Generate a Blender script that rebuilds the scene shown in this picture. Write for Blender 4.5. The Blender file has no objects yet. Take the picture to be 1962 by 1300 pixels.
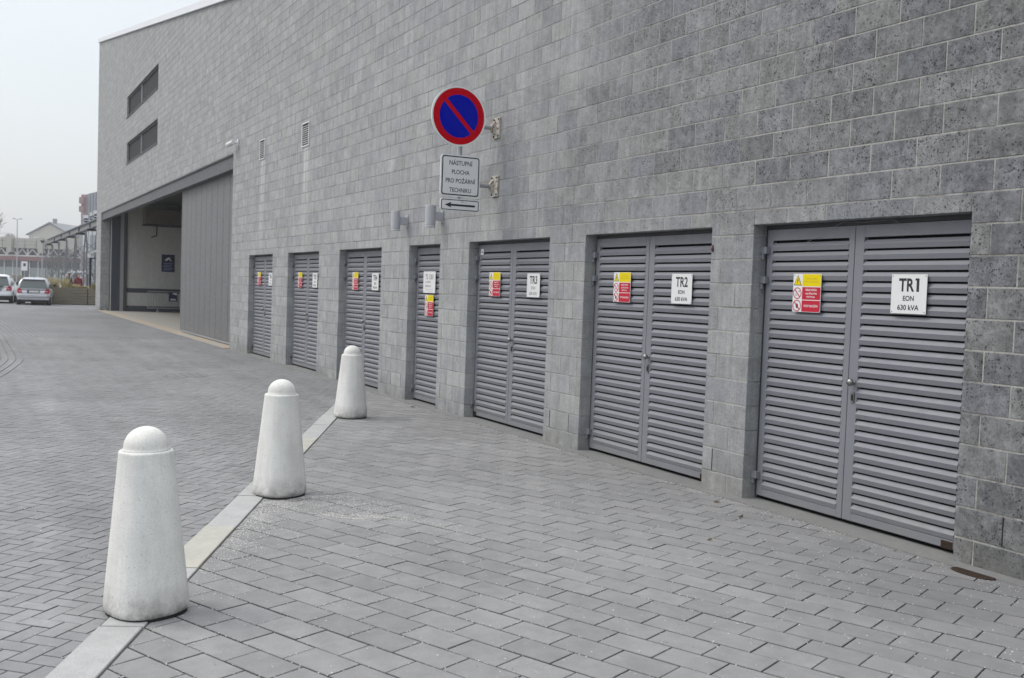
import bpy, math, random
import numpy as np
from mathutils import Vector, Matrix
R = random.Random(7)
rad = math.radians

# ---------------------------------------------------------------- camera, sky, sun, exposure
sc = bpy.context.scene
F_PX, PITCH, ROLL, YAW, EYE = 1952.3, .0468, .0350, 1.0805, 1.6337
_fw = Vector((-math.sin(YAW)*math.cos(PITCH), math.cos(YAW)*math.cos(PITCH), -math.sin(PITCH)))
_rt = Vector((math.cos(YAW), math.sin(YAW), 0))
_up = _rt.cross(_fw)
_r2 = math.cos(ROLL)*_rt + math.sin(ROLL)*_up
_u2 = -math.sin(ROLL)*_rt + math.cos(ROLL)*_up
cd = bpy.data.cameras.new('camera')
cam = bpy.data.objects.new('camera', cd); sc.collection.objects.link(cam)
M = Matrix((_r2, _u2, -_fw)).transposed().to_4x4(); M.translation = Vector((0, 0, EYE))
cam.matrix_world = M
cd.sensor_width = 36; cd.lens = F_PX*36/1962; cd.clip_end = 2000; cd.clip_start = .05
cd.dof.use_dof = True; cd.dof.focus_distance = 8.0; cd.dof.aperture_fstop = 5.0
sc.camera = cam

SUN_ELEV, SUN_AZ = rad(50), rad(236)          # azimuth measured from +x, counter-clockwise, where the glow of the sun stands
w = bpy.data.worlds.new('World'); sc.world = w; w.use_nodes = True
nt = w.node_tree; nt.nodes.clear()
N = nt.nodes.new; Lk = nt.links.new
out = N('ShaderNodeOutputWorld')
sky = N('ShaderNodeTexSky'); sky.sky_type = 'NISHITA'; sky.sun_disc = False
sky.sun_elevation = SUN_ELEV; sky.sun_rotation = rad(90) - SUN_AZ
sky.air_density = 1.5; sky.dust_density = 4; sky.ozone_density = 1
bg1 = N('ShaderNodeBackground'); bg1.inputs[1].default_value = .05
Lk(sky.outputs[0], bg1.inputs[0])
tc = N('ShaderNodeTexCoord'); sep = N('ShaderNodeSeparateXYZ'); Lk(tc.outputs['Generated'], sep.inputs[0])
ramp = N('ShaderNodeValToRGB'); Lk(sep.outputs[2], ramp.inputs[0])        # closed cloud layer, a little brighter overhead
cr = ramp.color_ramp; cr.elements[0].position = 0; cr.elements[0].color = (.605, .645, .705, 1)
cr.elements[1].position = 1; cr.elements[1].color = (1.75, 1.78, 1.82, 1)
e = cr.elements.new(.10); e.color = (.635, .675, .73, 1)
e = cr.elements.new(.35); e.color = (.735, .737, .74, 1)
e = cr.elements.new(.68); e.color = (1.20, 1.22, 1.25, 1)
nz = N('ShaderNodeTexNoise'); nz.inputs['Scale'].default_value = 1.6; nz.inputs['Detail'].default_value = 4; Lk(tc.outputs['Generated'], nz.inputs['Vector'])
mr = N('ShaderNodeMapRange'); Lk(nz.outputs['Fac'], mr.inputs[0]); mr.inputs[1].default_value = .3; mr.inputs[2].default_value = .7; mr.inputs[3].default_value = .95; mr.inputs[4].default_value = 1.03
vm = N('ShaderNodeVectorMath'); vm.operation = 'SCALE'; Lk(ramp.outputs[0], vm.inputs[0]); Lk(mr.outputs[0], vm.inputs['Scale'])
bg2 = N('ShaderNodeBackground'); bg2.inputs[1].default_value = .86; Lk(vm.outputs[0], bg2.inputs[0])
add = N('ShaderNodeAddShader'); Lk(bg1.outputs[0], add.inputs[0]); Lk(bg2.outputs[0], add.inputs[1])
Lk(add.outputs[0], out.inputs[0])

sl = bpy.data.lights.new('sun', 'SUN'); sl.energy = 1.05; sl.angle = rad(24); sl.color = (1, .97, .93)
so = bpy.data.objects.new('sun', sl); sc.collection.objects.link(so)
sd = Vector((math.cos(SUN_ELEV)*math.cos(SUN_AZ), math.cos(SUN_ELEV)*math.sin(SUN_AZ), math.sin(SUN_ELEV)))
so.rotation_euler = sd.to_track_quat('Z', 'Y').to_euler()
sc.view_settings.view_transform = 'Standard'; sc.view_settings.look = 'None'
sc.view_settings.exposure = 0.20; sc.view_settings.gamma = 1; sc.view_settings.use_curve_mapping = False
sc.render.engine = 'CYCLES'; sc.cycles.max_bounces = 6; sc.cycles.use_denoising = True

# ---------------------------------------------------------------- helpers
def project(x, y, z):
    v = Vector((x, y, z-EYE)); d = v.dot(_fw)
    if d < .1: return None
    return 981+F_PX*v.dot(_r2)/d, 650-F_PX*v.dot(_u2)/d, d
COL = sc.collection
def tag(o, label=None, cat=None, group=None, kind=None):
    if label: o['label'] = label
    if cat: o['category'] = cat
    if group: o['group'] = group
    if kind: o['kind'] = kind
    return o
def thing(name, label, cat, loc=(0, 0, 0), rz=0, group=None, kind=None):
    o = bpy.data.objects.new(name, None); COL.objects.link(o)
    o.location = loc; o.rotation_euler = (0, 0, rz); o.empty_display_size = .2
    return tag(o, label, cat, group, kind)
class MB:
    def __init__(s): s.v = []; s.f = []; s.t = []; s.cur = .5
    def add(s, vs, fs, tint=None):
        n = len(s.v); s.v += [tuple(p) for p in vs]; s.f += [tuple(i+n for i in f) for f in fs]
        s.t += [s.cur if tint is None else tint]*len(fs); return s
    def box(s, x0, x1, y0, y1, z0, z1):
        return s.add([(x0,y0,z0),(x1,y0,z0),(x1,y1,z0),(x0,y1,z0),(x0,y0,z1),(x1,y0,z1),(x1,y1,z1),(x0,y1,z1)],
                     [(0,3,2,1),(4,5,6,7),(0,1,5,4),(1,2,6,5),(2,3,7,6),(3,0,4,7)])
    def quad(s, a, b, c, d): return s.add([a, b, c, d], [(0, 1, 2, 3)])
    def tube(s, a, b, r0, r1=None, n=8, cap=True):
        r1 = r0 if r1 is None else r1; a = Vector(a); b = Vector(b); d = (b-a).normalized()
        p = d.orthogonal().normalized(); q = d.cross(p); vs = []
        for c, r in ((a, r0), (b, r1)):
            for i in range(n):
                t = 2*math.pi*i/n; vs.append(c+p*(r*math.cos(t))+q*(r*math.sin(t)))
        fs = [(i, (i+1) % n, n+(i+1) % n, n+i) for i in range(n)]
        if cap: fs += [tuple(range(n-1, -1, -1)), tuple(range(n, 2*n))]
        return s.add(vs, fs)
    def lathe(s, prof, n=24, c=(0, 0), p=2.0, rot=0):     # prof: (radius, z); p > 2 gives a squarish section
        vs = []
        for (r, z, *q) in prof:
            pw = q[0] if q else p
            for i in range(n):
                t = 2*math.pi*i/n; cx, sy = math.cos(t), math.sin(t)
                k = 1/((abs(cx)**pw+abs(sy)**pw)**(1/pw)); k = k if pw > 2 else 1
                X, Y = r*cx*k, r*sy*k
                vs.append((c[0]+X*math.cos(rot)-Y*math.sin(rot), c[1]+X*math.sin(rot)+Y*math.cos(rot), z))
        m = len(prof)
        fs = [(j*n+i, j*n+(i+1) % n, (j+1)*n+(i+1) % n, (j+1)*n+i) for j in range(m-1) for i in range(n)]
        fs += [tuple(range(n-1, -1, -1)), tuple(range((m-1)*n, m*n))]
        return s.add(vs, fs)
    def mesh(s, name, smooth=False):
        me = bpy.data.meshes.new(name); me.from_pydata(s.v, [], s.f)
        a = me.attributes.new('tint', 'FLOAT', 'FACE'); a.data.foreach_set('value', s.t)
        if smooth: me.polygons.foreach_set('use_smooth', [True]*len(me.polygons))
        me.update(); return me
    def obj(s, name, mat, parent=None, smooth=False, bevel=0, kind=None, label=None, rel=True):
        me = s.mesh(name, smooth); me.materials.append(mat)
        o = bpy.data.objects.new(name, me); COL.objects.link(o)
        if parent is not None:
            o.parent = parent
        if bevel:
            b = o.modifiers.new('edge', 'BEVEL'); b.width = bevel; b.segments = 2; b.limit_method = 'ANGLE'; b.angle_limit = rad(35)
        return tag(o, label, kind=kind)
def inst(me, name, parent, loc=(0, 0, 0), rot=(0, 0, 0), scale=None):
    o = bpy.data.objects.new(name, me); COL.objects.link(o); o.parent = parent; o.location = loc; o.rotation_euler = rot
    if scale: o.scale = scale
    return o
def inset(poly, d):
    n = len(poly); res = []
    A = sum(poly[i][0]*poly[(i+1) % n][1]-poly[(i+1) % n][0]*poly[i][1] for i in range(n)); s = 1 if A > 0 else -1
    for i in range(n):
        p0, p1, p2 = poly[i-1], poly[i], poly[(i+1) % n]
        def ln(a, b):
            dx, dy = b[0]-a[0], b[1]-a[1]; l = math.hypot(dx, dy) or 1e-9
            nx, ny = -dy/l*s, dx/l*s
            return nx, ny, nx*a[0]+ny*a[1]+d
        a1, b1, c1 = ln(p0, p1); a2, b2, c2 = ln(p1, p2); D = a1*b2-a2*b1
        res.append(p1 if abs(D) < 1e-6 else ((c1*b2-c2*b1)/D, (a1*c2-a2*c1)/D))
    return res
def area(poly):
    n = len(poly); return abs(sum(poly[i][0]*poly[(i+1) % n][1]-poly[(i+1) % n][0]*poly[i][1] for i in range(n)))/2
def clip(poly, a, b, c):           # keep a*x+b*y >= c
    o = []
    for i in range(len(poly)):
        p, q = poly[i], poly[(i+1) % len(poly)]; dp = a*p[0]+b*p[1]-c; dq = a*q[0]+b*q[1]-c
        if dp >= 0: o.append(p)
        if dp*dq < 0:
            t = dp/(dp-dq); o.append((p[0]+t*(q[0]-p[0]), p[1]+t*(q[1]-p[1])))
    return o
def prism(mb, poly, ch, depth, to3, tint=None):     # chamfered slab; to3(a, b, h) with h = height above the back
    n = len(poly); A = sum(poly[i][0]*poly[(i+1) % n][1]-poly[(i+1) % n][0]*poly[i][1] for i in range(n))
    if A < 0: poly = poly[::-1]
    ins = inset(poly, ch)
    vs = [to3(a, b, depth) for a, b in ins]+[to3(a, b, depth-ch*.8) for a, b in poly]+[to3(a, b, 0) for a, b in poly]
    fs = [tuple(range(n))]
    for i in range(n):
        j = (i+1) % n
        fs += [(i, n+i, n+j, j), (n+i, 2*n+i, 2*n+j, n+j)]
    mb.add(vs, fs, tint)

# ---------------------------------------------------------------- materials
def pm(name, col, rough=.7, metal=0, spec=.5, nodes=None):
    m = bpy.data.materials.new(name); m.use_nodes = True; t = m.node_tree
    b = t.nodes['Principled BSDF']; b.inputs['Base Color'].default_value = (*col, 1)
    b.inputs['Roughness'].default_value = rough; b.inputs['Metallic'].default_value = metal
    b.inputs['Specular IOR Level'].default_value = spec
    if nodes: nodes(t, b)
    return m
class G:                                           # small node-graph helper
    def __init__(s, t): s.t = t
    def n(s, ty, **k):
        x = s.t.nodes.new('ShaderNode'+ty)
        for a, b in k.items():
            if a.startswith('_'): x.inputs[a[1:].replace('_', ' ')].default_value = b
            else: setattr(x, a, b)
        return x
    def l(s, a, b): s.t.links.new(a, b)
    def pos(s, sx=1, sy=1, sz=1):
        g = s.n('NewGeometry'); m = s.n('Mapping'); s.l(g.outputs['Position'], m.inputs[0]); m.inputs['Scale'].default_value = (sx, sy, sz); return m.outputs[0]
    def noise(s, vec, scale, detail=4, rough=.6, lo=.3, hi=.7, a=0, b=1):
        x = s.n('TexNoise', _Scale=scale, _Detail=detail, _Roughness=rough); s.l(vec, x.inputs['Vector'])
        r = s.n('MapRange'); s.l(x.outputs['Fac'], r.inputs[0])
        for i, v in enumerate((lo, hi, a, b)): r.inputs[i+1].default_value = v
        return r.outputs[0]
    def math(s, op, a, b=0, clamp=False):
        x = s.n('Math', operation=op, use_clamp=clamp)
        for i, v in enumerate((a, b)):
            if isinstance(v, (int, float)): x.inputs[i].default_value = v
            else: s.l(v, x.inputs[i])
        return x.outputs[0]
    def rng(s, v, lo, hi, a=0, b=1):
        r = s.n('MapRange'); s.l(v, r.inputs[0])
        for i, q in enumerate((lo, hi, a, b)): r.inputs[i+1].default_value = q
        return r.outputs[0]
    def mix(s, f, a, b, mode='MIX'):
        x = s.n('Mix', data_type='RGBA', blend_type=mode)
        for i, v in ((0, f), (6, a), (7, b)):
            if isinstance(v, (int, float)): x.inputs[i].default_value = v
            elif isinstance(v, tuple): x.inputs[i].default_value = (*v, 1)
            else: s.l(v, x.inputs[i])
        return x.outputs[2]
    def bump(s, b, h, dist=.002, st=1):
        x = s.n('Bump', _Strength=st, _Distance=dist); s.l(h, x.inputs['Height']); s.l(x.outputs[0], b.inputs['Normal'])

def block_nodes(perobj):
    def f(t, b):
        g = G(t); P = g.pos()
        if perobj: tint = g.n('ObjectInfo').outputs['Random']
        else:
            a = g.n('Attribute', attribute_name='tint'); tint = a.outputs['Fac']
        geo = g.n('NewGeometry'); sp = g.n('SeparateXYZ'); g.l(geo.outputs['Position'], sp.inputs[0])
        # paler stone to the far end, darker and lichen-spotted stone towards the near end
        near_dark = g.math('ADD', g.rng(sp.outputs[0], -13, -3.5, 0, 1), g.math('ADD', g.noise(P, .55, 3, .6, .35, .7, -.12, .12), g.rng(g.math('FRACT', g.math('MULTIPLY', tint, 17.7)), 0, 1, -.12, .12)), True)
        near_dark = g.math('MULTIPLY', near_dark, g.rng(sp.outputs[0], -26, -9, .35, 1))
        shelter = g.math('MAXIMUM', g.rng(sp.outputs[2], 1.9, 2.7, .30, 1), g.rng(sp.outputs[0], -4.7, -4.3, .30, 1))
        near_dark = g.math('MULTIPLY', near_dark, shelter)
        base = g.mix(tint, (.300, .308, .314), (.350, .357, .360))
        dark = g.mix(tint, (.158, .163, .170), (.218, .223, .229))
        c = g.mix(g.math('MULTIPLY', near_dark, .9), base, dark)
        hue = g.math('FRACT', g.math('MULTIPLY', tint, 7.31))
        c = g.mix(g.math('MULTIPLY', g.rng(hue, .45, 1, 0, 1), g.rng(sp.outputs[0], -24, -8, .12, .34)), c, (.19, .205, .245), 'MIX')
        c = g.mix(g.math('MULTIPLY', g.rng(hue, .0, .3, 1, 0), .25), c, (.27, .275, .25))
        # vertical saw streaks, cloudy mottling
        st = g.noise(g.pos(22, 22, 1.6), 1.0, 3, .6, .3, .7, .88, 1.09); c = g.mix(1, c, st, 'MULTIPLY')
        cl = g.noise(P, 6.5, 6, .7, .3, .7, .84, 1.15); c = g.mix(1, c, cl, 'MULTIPLY')
        fine = g.noise(P, 75, 3, .7, .25, .75, .84, 1.16); c = g.mix(1, c, fine, 'MULTIPLY')
        # pits and black lichen specks, in patches
        wob = g.n('TexNoise', _Scale=55.0, _Detail=2.0); g.l(P, wob.inputs['Vector']); vs_ = g.n('VectorMath', operation='SCALE'); g.l(wob.outputs['Color'], vs_.inputs[0]); vs_.inputs['Scale'].default_value = .022
        va = g.n('VectorMath', operation='ADD'); g.l(P, va.inputs[0]); g.l(vs_.outputs[0], va.inputs[1])
        def spots(scale, lo, hi):
            vo = g.n('TexVoronoi', _Scale=scale); g.l(va.outputs[0], vo.inputs['Vector']); se = g.n('SeparateColor'); g.l(vo.outputs['Color'], se.inputs[0])
            rr_ = g.math('MULTIPLY', g.math('POWER', se.outputs[0], 3.0), hi)
            return g.rng(g.math('SUBTRACT', vo.outputs['Distance'], g.math('ADD', rr_, lo)), -.06, .02, 1, 0)
        sp1 = g.math('MAXIMUM', spots(62, .03, .55), g.math('MULTIPLY', spots(120, .06, .50), .8)); m1 = g.noise(P, 3.6, 5, .7, .33, .55)
        k1 = g.math('MULTIPLY', g.math('MULTIPLY', sp1, m1), g.rng(near_dark, .1, .7, .10, 1.0), True)
        c = g.mix(g.math('MULTIPLY', k1, .82), c, (.04, .042, .046))
        c = g.mix(1, c, g.rng(g.math('MULTIPLY', g.noise(P, 10, 7, .8, .38, .62), near_dark), 0, 1, 1.06, .52), 'MULTIPLY')
        sp2 = g.noise(P, 16, 6, .8, .52, .64); m2 = g.noise(P, .9, 3, .5, .46, .64)
        k2 = g.math('MULTIPLY', g.math('MULTIPLY', sp2, m2), g.rng(near_dark, .55, 1.0, .0, .5), True)
        c = g.mix(k2, c, (.06, .063, .066))
        # pale lime bloom
        lb = g.math('MULTIPLY', g.noise(P, 9, 5, .7, .6, .74), g.noise(P, 1.3, 2, .5, .5, .65)); c = g.mix(g.math('MULTIPLY', lb, .55), c, (.46, .47, .47))
        # splash dirt just above the ground
        lowm = g.math('MULTIPLY', g.rng(sp.outputs[2], .0, .35, .55, 0), g.noise(P, 4, 4, .6, .3, .6)); c = g.mix(lowm, c, (.12, .12, .105))
        # run-off bloom below the two vents
        for xc, z1 in ((-22.3, 4.3), (-19.05, 4.25)):
            d = g.math('ABSOLUTE', g.math('SUBTRACT', sp.outputs[0], xc)); m = g.math('MULTIPLY', g.rng(d, .1, .26, 1, 0), g.rng(sp.outputs[2], z1, z1+.02, 1, 0))
            m = g.math('MULTIPLY', g.math('MULTIPLY', m, g.rng(sp.outputs[2], z1-2.3, z1, .0, 1)), g.noise(g.pos(9, 9, .8), 1, 3, .6, .3, .6)); c = g.mix(g.math('MULTIPLY', m, .8), c, (.58, .59, .58))
        g.l(c, b.inputs['Base Color'])
        h = g.math('ADD', g.math('MULTIPLY', fine, .6), g.math('MULTIPLY', k1, -1.6)); g.bump(b, h, .0025, .8)
    return f
m_block = pm('split_stone', (.3, .3, .3), .95, spec=.08, nodes=block_nodes(False))
m_block_o = pm('split_stone_single', (.3, .3, .3), .95, spec=.08, nodes=block_nodes(True))
def mortar_nodes(t, b):
    g = G(t); P = g.pos(); geo = g.n('NewGeometry'); sp = g.n('SeparateXYZ'); g.l(geo.outputs['Position'], sp.inputs[0])
    far = g.rng(sp.outputs[0], -14, -6, 0, 1)
    c = g.mix(far, (.285, .29, .287), (.345, .342, .325)); c = g.mix(g.math('MULTIPLY', g.noise(P, 2.6, 5, .7, .50, .60), .75), c, (.17, .165, .155))
    c = g.mix(1, c, g.noise(P, 60, 3, .6, .3, .7, .8, 1.15), 'MULTIPLY'); g.l(c, b.inputs['Base Color']); g.bump(b, g.noise(P, 50, 3), .002)
m_mortar = pm('mortar', (.4, .4, .4), .95, spec=.1, nodes=mortar_nodes)

def paver_nodes(perobj, herring):
    def f(t, b):
        g = G(t); P = g.pos()
        tint = g.n('ObjectInfo').outputs['Random'] if perobj else g.n('Attribute', attribute_name='tint').outputs['Fac']
        if herring: c = g.mix(tint, (.218, .221, .226), (.250, .253, .258))
        else: c = g.mix(tint, (.226, .228, .230), (.268, .269, .269))
        c = g.mix(1, c, g.noise(P, .45, 6, .7, .3, .7, .80, 1.13), 'MULTIPLY')
        c = g.mix(1, c, g.noise(P, 7, 5, .65, .3, .7, .88, 1.1), 'MULTIPLY')
        fi = g.noise(P, 160, 2, .7, .25, .75, .86, 1.14); c = g.mix(1, c, fi, 'MULTIPLY')
        if herring: c = g.mix(1, c, g.noise(g.pos(.12, 1.5, 1), 1.3, 4, .65, .32, .68, .84, 1.07), 'MULTIPLY')
        sc1 = g.math('MULTIPLY', g.noise(g.pos(3, 14, 1), 3, 3, .6, .66, .72), g.noise(P, 2.2, 2, .5, .5, .65)); c = g.mix(g.math('MULTIPLY', sc1, .35), c, (.44, .44, .43))
        dk = g.math('MULTIPLY', g.noise(P, 22, 4, .7, .64, .70), g.noise(P, 1.5, 2, .5, .45, .7)); c = g.mix(g.math('MULTIPLY', dk, .4), c, (.13, .13, .125))
        # pavers darken towards the foot of the wall at the near end
        geo = g.n('NewGeometry'); sp = g.n('SeparateXYZ'); g.l(geo.outputs['Position'], sp.inputs[0])
        foot_dark = g.math('MULTIPLY', g.rng(sp.outputs[1], 3.6, 5.5, 0, 1), g.rng(sp.outputs[0], -8, -3.2, 0, 1)); foot_dark = g.math('MULTIPLY', foot_dark, g.noise(P, 1.7, 4, .6, .2, .6)); c = g.mix(g.math('MULTIPLY', foot_dark, .55), c, (.15, .155, .165))
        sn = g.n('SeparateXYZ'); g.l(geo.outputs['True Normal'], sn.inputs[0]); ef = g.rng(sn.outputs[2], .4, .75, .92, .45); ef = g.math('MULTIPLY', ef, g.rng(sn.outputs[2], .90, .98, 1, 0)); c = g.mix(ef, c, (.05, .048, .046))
        g.l(c, b.inputs['Base Color']); g.bump(b, g.math('ADD', fi, g.noise(P, 25, 3)), .0012, .6)
        g.l(g.noise(P, 9, 3, .6, .3, .7, .7, .9), b.inputs['Roughness'])
    return f
m_pav = pm('concrete_paver', (.27, .27, .28), .7, spec=.18, nodes=paver_nodes(False, False))
m_pav_o = pm('concrete_paver_single', (.27, .27, .28), .7, spec=.18, nodes=paver_nodes(True, False))
m_her = pm('herringbone_paver', (.27, .27, .28), .7, spec=.18, nodes=paver_nodes(False, True))
m_her_o = pm('herringbone_paver_single', (.27, .27, .28), .7, spec=.18, nodes=paver_nodes(True, True))
def bed_nodes(t, b):
    g = G(t); P = g.pos(); c = g.mix(g.noise(P, 140, 3, .7, .42, .6), (.028, .028, .027), (.12, .118, .112))
    c = g.mix(1, c, g.noise(P, 3, 4, .6, .3, .7, .6, 1.25), 'MULTIPLY'); g.l(c, b.inputs['Base Color']); g.bump(b, g.noise(P, 200, 2), .002)
m_bed = pm('joint_sand', (.1, .1, .1), .95, spec=.1, nodes=bed_nodes)
def farpave_nodes(t, b):
    g = G(t); geo = g.n('NewGeometry'); mp = g.n('Mapping'); g.l(geo.outputs['Position'], mp.inputs[0]); mp.inputs['Rotation'].default_value = (0, 0, rad(-1.7))
    br = g.n('TexBrick', _Scale=1, _Mortar_Size=.012, _Brick_Width=.28, _Row_Height=.14); br.offset = .5
    br.inputs['Color1'].default_value = (.205, .209, .215, 1); br.inputs['Color2'].default_value = (.226, .230, .236, 1); br.inputs['Mortar'].default_value = (.12, .122, .126, 1)
    g.l(mp.outputs[0], br.inputs['Vector']); P = g.pos()
    c = g.mix(1, br.outputs[0], g.noise(P, .3, 5, .6, .3, .7, .86, 1.12), 'MULTIPLY')
    c = g.mix(1, c, g.noise(g.pos(.15, 1.1, 1), 1.2, 4, .6, .3, .7, .90, 1.08), 'MULTIPLY'); g.l(c, b.inputs['Base Color'])
m_farpave = pm('distant_paving', (.26, .26, .27), .75, spec=.18, nodes=farpave_nodes)
def asph_nodes(t, b):
    g = G(t); P = g.pos(); c = g.mix(g.noise(P, .05, 5, .6), (.20, .205, .21), (.25, .255, .26)); c = g.mix(1, c, g.noise(P, 1.5, 4, .6, .3, .7, .9, 1.08), 'MULTIPLY'); g.l(c, b.inputs['Base Color'])
m_asph = pm('worn_asphalt', (.22, .22, .22), .85, nodes=asph_nodes)
def conc(name, col, sp=0.0, warm=0.0):
    def f(t, b):
        g = G(t); P = g.pos(); dk = tuple(v*.84 for v in col)
        c = g.mix(g.noise(P, 4, 6, .65), dk, col); c = g.mix(1, c, g.noise(P, 130, 2, .7, .25, .75, .88, 1.12), 'MULTIPLY')
        c = g.mix(1, c, g.noise(g.pos(14, 14, 1.2), 1, 3, .6, .3, .7, .93, 1.05), 'MULTIPLY')
        if warm: c = g.mix(g.math('MULTIPLY', g.noise(P, 1.4, 4, .6, .48, .68), warm), c, (.50, .47, .38))
        if sp: c = g.mix(g.math('MULTIPLY', g.noise(P, 260, 1, .5, .58, .66), sp), c, (.16, .165, .17))
        if name in 'bd':      # splash dirt, rain streaks, air holes
            geo = g.n('NewGeometry'); sz = g.n('SeparateXYZ'); g.l(geo.outputs['Position'], sz.inputs[0])
            c = g.mix(g.math('MULTIPLY', g.rng(sz.outputs[2], .0, .17, .85, 0), g.noise(P, 9, 5, .75, .34, .60)), c, (.17, .16, .14))
            c = g.mix(g.math('MULTIPLY', g.noise(g.pos(26, 26, 1.4), 1, 4, .6, .56, .72), .18), c, (.34, .34, .32))
            c = g.mix(g.math('MULTIPLY', g.noise(P, 95, 2, .5, .70, .74), .7), c, (.16, .16, .15))
            c = g.mix(g.math('MULTIPLY', g.noise(P, 13, 5, .75, .60, .72), .25), c, (.38, .38, .36))
        g.l(c, b.inputs['Base Color']); g.bump(b, g.noise(P, 120, 3), .001, .5)
    return f
m_bol = pm('bollard_concrete', (.5, .5, .5), .8, spec=.3, nodes=conc('b', (.74, .738, .715), .05))
m_dome = pm('bollard_cap_concrete', (.5, .5, .5), .85, spec=.3, nodes=conc('d', (.73, .725, .69), .1))
m_gran = pm('grey_granite', (.5, .5, .5), .75, nodes=conc('g', (.42, .424, .418), .7))
m_grany = pm('yellowish_granite', (.5, .5, .5), .75, nodes=conc('g', (.44, .43, .385), .5, .4))
m_strip = pm('poured_concrete', (.3, .3, .3), .9, nodes=conc('s', (.20, .202, .20), .8, .1))
m_black = pm('black_gap', (.01, .01, .012), .9)
m_rubber = pm('black_rubber', (.02, .02, .022), .8)
def paint_nodes(col, dirt=.25):
    def f(t, b):
        g = G(t); P = g.pos(); c = g.mix(g.noise(P, 2, 5, .6, .3, .7), tuple(v*.90 for v in col), col)
        c = g.mix(g.math('MULTIPLY', g.noise(g.pos(6, 6, 40), 1, 4, .6, .56, .72), dirt), c, (.17, .165, .15))
        geo = g.n('NewGeometry'); sp = g.n('SeparateXYZ'); g.l(geo.outputs['Position'], sp.inputs[0])
        c = g.mix(g.math('MULTIPLY', g.rng(sp.outputs[2], 0, .55, .55, 0), g.noise(P, 5, 4, .6, .3, .7)), c, (.20, .20, .185))
        g.l(c, b.inputs['Base Color']); g.l(g.noise(P, 12, 3, .6, .3, .7, .42, .62), b.inputs['Roughness'])
    return f
m_door = pm('grey_door_paint', (.26, .27, .31), .5, nodes=paint_nodes((.192, .199, .227)))
m_gate = pm('gate_sheet', (.2, .2, .21), .55, .1, spec=.2, nodes=paint_nodes((.16, .163, .172), .1))
m_steel = pm('painted_steel_beam', (.12, .125, .135), .8, spec=.1, nodes=paint_nodes((.12, .125, .135), .2))
m_chrome = pm('satin_metal', (.27, .27, .265), .35, 1)
m_zinc = pm('galvanised_steel', (.36, .37, .39), .5, .6)
m_lamp = pm('grey_lamp_body', (.42, .43, .46), .5, .1, spec=.3)
def rust_nodes(base):
    def f(t, b):
        g = G(t); P = g.pos(); c = g.mix(g.noise(P, 28, 5, .7, .5, .6), base, (.16, .07, .03)); g.l(c, b.inputs['Base Color'])
    return f
m_brk = pm('rusting_white_bracket', (.5, .5, .5), .7, nodes=rust_nodes((.42, .41, .37)))
m_rust = pm('rusty_iron', (.05, .03, .02), .9, spec=.08, nodes=lambda t, b: (lambda g: g.l(g.mix(g.noise(g.pos(), 40, 4, .6), (.030, .027, .025), (.055, .034, .022)), b.inputs['Base Color']))(G(t)))
m_white = pm('white_enamel', (.68, .685, .69), .45, spec=.3)
m_trimw = pm('off_white_plastic', (.66, .67, .68), .5)
m_ink = pm('black_print', (.012, .012, .02), .5)
m_inkf = pm('faded_print', (.22, .22, .24), .5)
m_yel = pm('yellow_print', (.70, .56, .003), .6, spec=.15)
m_yeld = pm('dark_yellow_print', (.40, .33, .02), .4)
m_redp = pm('red_print', (.46, .022, .045), .6, spec=.15)
m_redring = pm('sign_red', (.46, .003, .012), .8, spec=.02)
m_blue = pm('sign_blue', (.002, .008, .34), .8, spec=.02)
m_alu = pm('sign_edge_white', (.66, .68, .68), .4)
m_coping = pm('pale_metal_coping', (.70, .71, .74), .4, .2)
m_glass = pm('dark_window_glass', (.05, .055, .065), .12, spec=.8)
m_blind = pm('grey_blind', (.052, .052, .058), .8, spec=.1)
m_wframe = pm('dark_window_frame', (.045, .045, .05), .6)
m_cream = pm('cream_wall', (.50, .50, .47), .85, nodes=conc('c', (.52, .52, .49)))
m_bluegrey = pm('blue_grey_dado', (.045, .052, .07), .6)
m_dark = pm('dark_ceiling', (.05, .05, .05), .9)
def tan_nodes(t, b):
    g = G(t); P = g.pos(); c = g.mix(g.noise(P, .8, 4, .6, .35, .65), (.30, .29, .265), (.36, .29, .21)); g.l(c, b.inputs['Base Color'])
m_tan = pm('stained_concrete_floor', (.4, .33, .24), .8, nodes=tan_nodes)
m_floor = pm('garage_floor', (.27, .26, .235), .8, nodes=conc('f', (.30, .29, .26)))
m_duct = pm('dusty_duct_metal', (.14, .13, .115), .6, .4, nodes=rust_nodes((.17, .165, .15)))
m_navy = pm('navy_sign', (.006, .009, .06), .45)
m_navyl = pm('pale_blue_print', (.25, .32, .5), .45)

# ---------------------------------------------------------------- lettering
def text_mesh(txt, w_, h_, bold=0.0, align='C'):      # flat glyphs fitted to a w_ x h_ box, in the local x-y plane
    cu = bpy.data.curves.new('lettering', 'FONT'); cu.body = txt; cu.size = 1; cu.offset = bold; cu.resolution_u = 3; cu.extrude = 0.0
    o = bpy.data.objects.new('tmp', cu); COL.objects.link(o)
    dg = bpy.context.evaluated_depsgraph_get(); dg.update()
    me = bpy.data.meshes.new_from_object(o.evaluated_get(dg)); bpy.data.objects.remove(o)
    v = np.empty(len(me.vertices)*3); me.vertices.foreach_get('co', v); v = v.reshape(-1, 3)
    lo, hi = v.min(0), v.max(0)
    v[:, 0] = (v[:, 0]-(lo[0]+hi[0])/2)*w_/(hi[0]-lo[0]); v[:, 1] = (v[:, 1]-(lo[1]+hi[1])/2)*h_/(hi[1]-lo[1]); v[:, 2] = 0
    me.vertices.foreach_set('co', v.ravel()); me.update(); me.name = 'lettering'
    return me
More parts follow.
